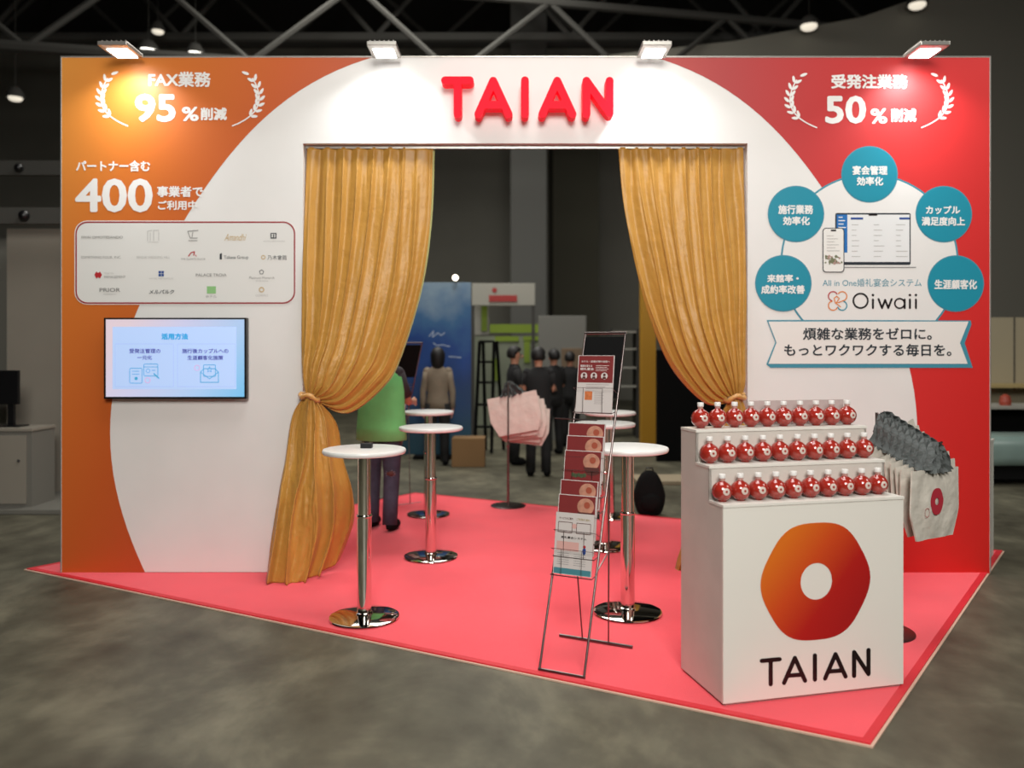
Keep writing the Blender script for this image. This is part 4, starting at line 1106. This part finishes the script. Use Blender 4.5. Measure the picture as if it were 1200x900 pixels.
# blue banner
BZ = 12.2
bn = thing('blue_banner', (at(512, 400, BZ).x, BZ, 0), 'tall blue banner printed with sky and sea at the left of the opening', 'banner')
bm = BM(); a = at(470, 331, BZ); b = at(552, 522, BZ); boxab(bm, (a.x, BZ, .05), (b.x, BZ+.03, a.z), .005)
def banner_mat():
    m = bpy.data.materials.new('sky_and_sea_print'); m.use_nodes = True; nt = m.node_tree; b = nt.nodes['Principled BSDF']
    tc = nt.nodes.new('ShaderNodeTexCoord'); sp = nt.nodes.new('ShaderNodeSeparateXYZ'); nt.links.new(tc.outputs['Object'], sp.inputs[0])
    n = nt.nodes.new('ShaderNodeTexNoise'); n.inputs['Scale'].default_value = 1.6; n.inputs['Detail'].default_value = 5; nt.links.new(tc.outputs['Object'], n.inputs['Vector'])
    ma = nt.nodes.new('ShaderNodeMath'); ma.operation = 'MULTIPLY_ADD'; ma.inputs[1].default_value = 1.5; ma.inputs[2].default_value = -.75
    nt.links.new(n.outputs['Fac'], ma.inputs[0]); ad_ = nt.nodes.new('ShaderNodeMath'); ad_.operation = 'ADD'
    nt.links.new(sp.outputs['Z'], ad_.inputs[0]); nt.links.new(ma.outputs[0], ad_.inputs[1])
    mr = nt.nodes.new('ShaderNodeMapRange'); mr.inputs['From Min'].default_value = 0; mr.inputs['From Max'].default_value = 2.7
    nt.links.new(ad_.outputs[0], mr.inputs['Value']); r = nt.nodes.new('ShaderNodeValToRGB'); e = r.color_ramp.elements
    e[0].position = .1; e[0].color = (*lin((16, 66, 84)), 1); e[1].position = .95; e[1].color = (*lin((132, 160, 180)), 1)
    for p, c in ((.45, (10, 56, 112)), (.62, (14, 68, 142)), (.78, (56, 108, 156))):
        q = e.new(p); q.color = (*lin(c), 1)
    nt.links.new(mr.outputs[0], r.inputs[0]); nt.links.new(r.outputs[0], b.inputs['Base Color']); b.inputs['Roughness'].default_value = .5
    return m
finish('banner_sheet', bm, banner_mat(), bn)
BP = Plane((0, BZ, 0), (0, -1, 0))
M['bn_white'] = mat('banner_white_print', (170, 190, 215), .5)
flat('script_line', stroke([(503, 394), (508, 388), (507, 395), (513, 390), (517, 393), (521, 390)], 1.2)+stroke([(508, 402), (512, 405), (518, 404), (527, 406)], 1.2)+stroke([(526, 418), (540, 419)], 1.2), BP, M['bn_white'], bn, .004)
bm = BM(); boxab(bm, (a.x+.2, BZ-.2, 0), (b.x-.2, BZ+.23, .05), .01); finish('foot', bm, M['black_matte'], bn)
# small spot light over the banner
sp_ = thing('banner_spotlight', tuple(at(535, 327, BZ-.1)), 'small bright spotlight clipped above the blue banner', 'lamp')
bm = BM(); a = at(534, 326, BZ-.1); add_tube(bm, [a+Vector((0, .12, -.06)), a+Vector((0, 0, .03)), a+Vector((0, -.06, 0))], [.01, .03, .045], 10); finish('lamp_housing', bm, M['alu'], sp_)
bm = BM(); add_sphere(bm, a+Vector((0, -.07, 0)), .042, 10, 8); finish('bulb', bm, mat('warm_bulb', (255, 245, 225), .5, emit=5), sp_)
# white ended booth far away with green boards
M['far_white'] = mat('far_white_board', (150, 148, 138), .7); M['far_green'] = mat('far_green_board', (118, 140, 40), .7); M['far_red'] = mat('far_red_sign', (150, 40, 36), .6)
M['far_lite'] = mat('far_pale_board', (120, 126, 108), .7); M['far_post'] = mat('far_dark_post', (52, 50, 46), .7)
FZ = 15.5
fb = thing('exhibition_booth', (at(600, 400, FZ).x, FZ, 0), 'distant booth with a pale header, red sign and green wall boards', 'booth')
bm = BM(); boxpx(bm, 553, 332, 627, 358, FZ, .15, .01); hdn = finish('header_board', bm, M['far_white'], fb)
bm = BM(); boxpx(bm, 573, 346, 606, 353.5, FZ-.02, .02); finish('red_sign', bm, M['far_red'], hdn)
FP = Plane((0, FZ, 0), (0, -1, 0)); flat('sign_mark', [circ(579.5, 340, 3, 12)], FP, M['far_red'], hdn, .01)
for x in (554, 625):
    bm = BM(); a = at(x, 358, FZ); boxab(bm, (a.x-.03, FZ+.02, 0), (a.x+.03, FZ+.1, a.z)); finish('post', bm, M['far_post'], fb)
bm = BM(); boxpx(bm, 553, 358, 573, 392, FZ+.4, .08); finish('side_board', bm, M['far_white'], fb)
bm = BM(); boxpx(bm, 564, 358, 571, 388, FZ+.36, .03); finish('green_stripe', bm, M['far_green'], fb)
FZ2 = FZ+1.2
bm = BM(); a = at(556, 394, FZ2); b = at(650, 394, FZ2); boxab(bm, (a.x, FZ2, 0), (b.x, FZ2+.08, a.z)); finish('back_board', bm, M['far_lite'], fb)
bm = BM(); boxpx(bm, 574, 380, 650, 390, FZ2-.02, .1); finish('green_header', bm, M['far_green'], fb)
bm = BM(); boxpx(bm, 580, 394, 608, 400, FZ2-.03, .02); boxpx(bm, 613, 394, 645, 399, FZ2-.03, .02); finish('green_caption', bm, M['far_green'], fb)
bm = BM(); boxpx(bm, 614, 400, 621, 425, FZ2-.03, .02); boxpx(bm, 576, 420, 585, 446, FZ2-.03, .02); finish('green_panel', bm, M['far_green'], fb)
bm = BM(); a = at(631, 370, 14.6); b = at(687, 370, 14.6); boxab(bm, (a.x, 14.6, 0), (b.x, 14.7, a.z), .01)
t = bt_thing('partition_panel', 'tall pale grey partition to the right of the green boards', 'partition', bm, mat('partition_grey', (112, 112, 106), .7))
bm = BM(); boxpx(bm, 658, 408, 682, 432, 14.55, .04, .01); bt_thing('cardboard_sign', 'small brown board behind the dark group of people', 'board', bm, mat('brown_card', (110, 92, 72), .8)) 
# ladder shaped black frame
ldz = 12.6
ld = thing('step_ladder', (at(572, 500, ldz).x, ldz, 0), 'black stepladder standing between the blue banner and the dark group', 'ladder')
for x0, x1, dy in ((562, 556, 0), (579, 576, 0), (582, 590, .5), (566, 568, .5)):
    bm = BM(); a = at(x0, 400, ldz); a2 = at(x1, 540, ldz); add_tube(bm, [(a.x, ldz+dy*.1, a.z), (a2.x, ldz+dy, .02)], .03, 6); finish('leg', bm, M['black_matte'], ld)
for y in (400, 424, 448, 474, 500):
    bm = BM(); f = (y-400)/140; a = at(562-6*f, y, ldz); b = at(579-3*f, y, ldz); boxab(bm, (a.x, ldz-.03, a.z-.02), (b.x, ldz+.05, a.z+.015)); finish('step', bm, M['black_matte'], ld)
bm = BM(); a = at(542, 538, 11.9); 
add_box(bm, (a.x+.12, 11.2+.2, .2), (.46, .36, .4), bevel=.01); bt_thing('cardboard_box', 'brown box on the hall floor behind the left high tables', 'box', bm, mat('cardboard', (122, 92, 56), .8), part='carton')
# yellow column, black partition, pale plank
bm = BM(); a = at(752, 400, 13.4); b = at(769, 400, 13.4); boxab(bm, (a.x, 13.4, 0), (b.x, 13.64, 3.4), .01); bt_thing('yellow_column', 'tall yellow column behind the right curtain', 'column', bm, mat('yellow_paint', (176, 128, 22), .6), part='shaft')
bm = BM(); a = at(770, 410, 11.8); b = at(850, 410, 11.8); boxab(bm, (a.x, 11.8, 0), (b.x, 11.9, a.z), .01); bt_thing('black_partition', 'black partition beside the yellow column', 'partition', bm, M['black_matte'])
for k, (x, y, w_) in enumerate(((728, 400, 10), (744, 404, 8))):
    pass
sh = thing('metal_shelf', (at(732, 400, 15).x, 15, 0), 'grey metal shelf left of the yellow column', 'shelf')
for x in (716, 748):
    bm = BM(); a = at(x, 385, 15); boxab(bm, (a.x-.03, 15, 0), (a.x+.03, 15.5, a.z)); finish('upright', bm, M['far_post'], sh)
for y in (388, 408, 430, 452):
    bm = BM(); a = at(716, y, 15); b = at(748, y, 15); boxab(bm, (a.x, 15, a.z-.03), (b.x, 15.5, a.z)); finish('shelf_board', bm, M['far_white'], sh)
bm = BM(); boxab(bm, (1.5, 9.7, 0), (3.6, 10.25, .05), .01); bt_thing('floor_plank', 'low pale platform on the hall floor behind the right tables', 'platform', bm, mat('pale_plank', (150, 136, 112), .8), part='deck')
# black backpack on the hall floor
gk = ground(764, 607)
bk = thing('backpack', (gk.x, gk.y+.15, 0), 'black backpack standing on the hall floor behind the right tables', 'bag')
bm = BM(); vs = bmesh.ops.create_uvsphere(bm, u_segments=20, v_segments=14, radius=1)['verts']
for q in vs:
    z = q.co.z; f = 1.0-.25*max(z, 0)
    q.co = Vector((math.copysign(abs(q.co.x)**.7, q.co.x)*.155*f, math.copysign(abs(q.co.y)**.8, q.co.y)*.11*f, max(z, -.85)*.235+.202))
finish('pack_body', bm, M['black_matte'], bk, smooth=True, world=False)
bm = BM(); add_sphere(bm, (0, -.095, .14), (.105, .045, .09), 14, 10); finish('front_pocket', bm, M['black_matte'], bk, smooth=True, world=False)
bm = BM(); add_tube(bm, [(-.04, 0, .42), (-.03, 0, .46), (.03, 0, .46), (.04, 0, .42)], .008, 6); finish('top_handle', bm, M['black'], bk, smooth=True, world=False)
# left neighbour booth
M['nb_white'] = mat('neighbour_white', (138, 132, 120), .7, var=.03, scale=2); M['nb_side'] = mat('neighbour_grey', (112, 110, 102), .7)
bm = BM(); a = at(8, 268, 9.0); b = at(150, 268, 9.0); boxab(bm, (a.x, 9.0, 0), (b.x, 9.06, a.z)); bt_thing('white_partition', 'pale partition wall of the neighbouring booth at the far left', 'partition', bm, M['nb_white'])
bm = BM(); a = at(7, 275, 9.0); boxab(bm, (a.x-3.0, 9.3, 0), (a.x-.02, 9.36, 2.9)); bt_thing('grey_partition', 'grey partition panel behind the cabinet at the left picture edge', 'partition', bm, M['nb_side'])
for (y0, y1, Z, dx, lb) in ((243, 262, 8.6, 28, 'lower grey header beam over the left booth'), (188, 205, 10.4, 22, 'upper grey header beam over the left booth')):
    bm = BM(); a = at(-160, y0, Z); b = at(160, y1, Z); boxab(bm, (a.x, Z, b.z), (b.x, Z+.08, a.z)); t = bt_thing('header_beam', lb, 'beam', bm, mat('beam_grey', (70, 69, 64), .7))
    bm = BM(); q = at(dx, (y0+y1)/2, Z-.04); add_sphere(bm, q, .055, 12, 8); finish('black_spot_lamp', bm, M['black'], t, smooth=True)
    for xx in (-140, 150):
        bm = BM(); q = at(xx, y1, Z); boxab(bm, (q.x-.04, Z, 0), (q.x+.04, Z+.08, q.z)); finish('post', bm, M['far_post'], t)
cb = thing('cabinet', (at(0, 500, 8.2).x, 8.3, 0), 'pale cabinet with a closed door at the left picture edge', 'cabinet')
a = at(-110, 503, 8.1); b = at(38, 503, 8.1)
bm = BM(); boxab(bm, (a.x, 8.1, .03), (b.x, 8.5, a.z-.02), .005); finish('body', bm, M['nb_side'], cb)
bm = BM(); boxab(bm, (a.x-.01, 8.08, a.z-.02), (b.x+.01, 8.5, a.z+.01), .004); finish('top', bm, M['nb_white'], cb)
bm = BM(); c_ = at(-20, 503, 8.1); boxab(bm, (c_.x, 8.085, .08), (b.x-.06, 8.1, a.z-.06), .003); dr = finish('door', bm, M['nb_white'], cb)
bm = BM(); q = at(22, 540, 8.08); add_sphere(bm, (q.x, 8.075, q.z), .014, 8, 6); finish('knob', bm, M['black'], dr)
mo = thing('monitor', (at(0, 470, 8.2).x, 8.28, a.z+.01), 'black computer monitor on the pale cabinet at the far left', 'monitor')
bm = BM(); q0 = at(-34, 434, 8.25); q1 = at(21, 474, 8.25); boxab(bm, (q0.x, 8.25, q1.z), (q1.x, 8.29, q0.z), .004); finish('display', bm, M['black'], mo)
bm = BM(); boxab(bm, ((q0.x+q1.x)/2+.12, 8.27, a.z+.01), ((q0.x+q1.x)/2+.18, 8.31, q1.z+.05)); finish('stand_post', bm, M['black'], mo)
bm = BM(); boxab(bm, ((q0.x+q1.x)/2+.02, 8.2, a.z+.01), ((q0.x+q1.x)/2+.28, 8.38, a.z+.025), .003); finish('foot', bm, M['black'], mo)
bm = BM(); boxab(bm, (-8.0, 7.95, 0), (at(140, 590, 8).x, 9.6, .05), .01)
bt_thing('booth_floor', 'pale raised floor of the neighbouring booth', 'platform', bm, M['nb_side'], part='deck')
# right side things
rw = 12.6
bm = BM(); a = at(1120, 372, rw); boxab(bm, (a.x, rw, 0), (a.x+4, rw+.08, a.z)); rp = bt_thing('cream_partition', 'cream partition beyond the right end of the booth wall', 'partition', bm, mat('cream_board', (168, 158, 132), .7))
bm = BM(); q = at(1189, 373, rw-.01); boxab(bm, (q.x-.01, rw-.008, 1.0), (q.x+.01, rw, a.z)); finish('seam', bm, M['far_post'], rp)
bm = BM(); q = at(1120, 450, rw-.3); boxab(bm, (q.x, rw-.5, q.z-.05), (q.x+4, rw-.01, q.z)); finish('ledge', bm, mat('yellowish_ledge', (176, 156, 106), .6), rp)
td = thing('trestle_table', (at(1200, 500, 11).x, 11, 0), 'long dark table with a grey top beyond the right end of the booth wall', 'table')
a = at(1130, 475, 11); bm = BM(); boxab(bm, (a.x, 10.8, a.z-.04), (a.x+2.6, 11.5, a.z), .005); finish('table_top', bm, M['far_white'], td)
for x in (a.x+.1, a.x+2.5):
    for y in (10.86, 11.44):
        bm = BM(); boxab(bm, (x-.025, y-.025, 0), (x+.025, y+.025, a.z-.04)); finish('leg', bm, M['far_post'], td)
bm = BM(); boxab(bm, (a.x+.13, 11.2, .1), (a.x+2.4, 11.25, a.z-.05)); finish('modesty_panel', bm, M['black_matte'], td)
bm = BM(); q = at(1178, 470, 11); add_lathe(bm, [(0, 0), (.07, 0), (.075, .05), (.06, .12), (.02, .15), (0, .15)], (q.x, 11.0, a.z+.001), 16); bt_thing('red_jar', 'small red jar on the far right dark table', 'jar', bm, mat('dull_red', (150, 62, 44), .5), part='vessel')
cv_ = thing('covered_cart', (at(1200, 545, 9.6).x, 9.9, 0), 'low cart under a shiny pale teal cover at the right picture edge', 'cart')
a = at(1150, 512, 9.6); b = at(1250, 548, 9.6)
bm = BM(); vs = add_box(bm, ((a.x+b.x)/2, 9.95, (a.z+b.z)/2), (b.x-a.x, .7, a.z-b.z), bevel=.12); finish('cover', bm, mat('pale_teal_sheet', (120, 140, 134), .35, var=.1, scale=3), cv_, smooth=True)
bm = BM(); boxab(bm, (a.x+.08, 9.7, .07), (b.x-.08, 10.2, b.z+.02)); finish('frame', bm, M['black_matte'], cv_)
for x in (a.x+.12, b.x-.12):
    for y in (9.74, 10.16):
        bm = BM(); add_tube(bm, [(x-.02, y, .04), (x+.02, y, .04)], .04, 12); finish('wheel', bm, M['black'], cv_)
# white counter standing behind the right wall end
dR = (RC-FC).normalized(); nR = Vector((-dR.y, dR.x, 0))
wc = thing('white_desk', tuple(RC-dR*.5+nR*.25), 'white desk whose end shows behind the right edge of the booth wall', 'desk')
p0 = RC-dR*.30+nR*.05
def wbox(bm, a0, a1, b0, b1, z0, z1): prism(bm, [p0+dR*a0+nR*b0, p0+dR*a1+nR*b0, p0+dR*a1+nR*b1, p0+dR*a0+nR*b1], z0, z1)
bm = BM(); wbox(bm, -.2, .1, 0, .5, CT, .90); finish('carcass', bm, M['white_lam'], wc)
bm = BM(); wbox(bm, -.205, .105, -.005, .505, .90, .92); finish('top', bm, M['white_lam'], wc)
# bulkhead, trusses, ceiling lights
M['bulk'] = mat('grey_bulkhead', (116, 114, 104), .85); M['truss'] = mat('truss_grey', (58, 57, 53), .8)
bm = BM(); Zb = 17
for q4 in (((700, 66), (860, 48), (860, 74), (700, 74)), ((860, 48), (1010, 20), (1010, 74), (860, 74)), ((1010, 20), (1130, -22), (1130, 74), (1010, 74)), ((1130, -22), (1230, -60), (1230, 420), (1130, 420)), ((1230, -60), (1420, -160), (1420, 420), (1230, 420))):
    f0 = [bm.verts.new(at(x, y, Zb)) for x, y in q4]; f1 = [bm.verts.new(at(x, y, Zb)+Vector((0, .5, 0))) for x, y in q4]
    bm.faces.new(f0); bm.faces.new(f1[::-1])
    for i in range(4): bm.faces.new((f0[i], f0[(i+1) % 4], f1[(i+1) % 4], f1[i]))
setting('trim_3', bm, M['bulk'])
def truss(xa, xb, Zc, ztop, zbot, n, lb, tilt=0.0):
    t = thing('roof_truss', ((xa+xb)/2 if False else 0, Zc, zbot), lb, 'truss', 'steel roof trusses under the dark ceiling')
    def pz(x, z): return (x, Zc+tilt*(x-xa), z)
    for z, r in ((ztop, .09), (zbot, .11)):
        bm = BM(); add_tube(bm, [pz(xa, z), pz(xb, z)], r, 8); finish('chord', bm, M['truss'], t)
    for i in range(n):
        x0 = xa+(xb-xa)*i/n; x1 = xa+(xb-xa)*(i+1)/n; xm = (x0+x1)/2
        for p, q in (((x0, ztop), (xm, zbot)), ((xm, zbot), (x1, ztop))):
            bm = BM(); add_tube(bm, [pz(*p), pz(*q)], .06, 6); finish('diagonal', bm, M['truss'], t)
truss(-18, 12, 17.8, 10.9, 8.5, 7, 'nearest grey steel roof truss')
truss(-20, 12, 21.5, 11.6, 9.75, 8, 'farther steel roof truss')
truss(-18, 12, 12.5, 8.6, 7.0, 8, 'low steel roof truss over the left booth', .2)
M['ceil_glow'] = mat('ceiling_lamp_glow', (255, 250, 240), .5, emit=3.0)
M['ceil_glow2'] = mat('ceiling_lamp_dim', (255, 245, 225), .5, emit=.75)
for x, y, Z, r, mm, lb in ((174, 60, 16, .16, 'ceil_glow', 'small bright hall light just right of the leftmost flood lamp'), (229, 63.5, 16, .14, 'ceil_glow', 'small bright hall light above the orange wall top'),
                       (18, 115, 15.6, .13, 'ceil_glow2', 'hall light glowing at the upper left picture edge'), (948, 31, 16.6, .17, 'ceil_glow2', 'dim round hall light on the grey bulkhead, left of the two'),
                       (1075, 6, 16.6, .17, 'ceil_glow2', 'dim round hall light at the upper right picture edge'), (185, 37, 17, .12, 'ceil_glow2', 'faint hall light high above the orange wall')):
    p = at(x, y, Z); t = thing('hall_light', tuple(p), lb, 'lamp', 'round lights high in the hall')
    bm = BM(); add_lathe(bm, [(r*1.25, .0), (r*1.2, .08), (r*.6, .2), (0, .22)], tuple(p), 16); finish('shade', bm, M['truss'], t, smooth=True)
    bm = BM(); add_sphere(bm, p, (r, r, r*.5), 14, 8); finish('bulb', bm, M[mm], t, smooth=True)
    bm = BM(); add_tube(bm, [p+Vector((0, 0, .2)), (p.x, p.y, 12.0)], .006, 5); finish('hanging_rod', bm, M['truss'], t)
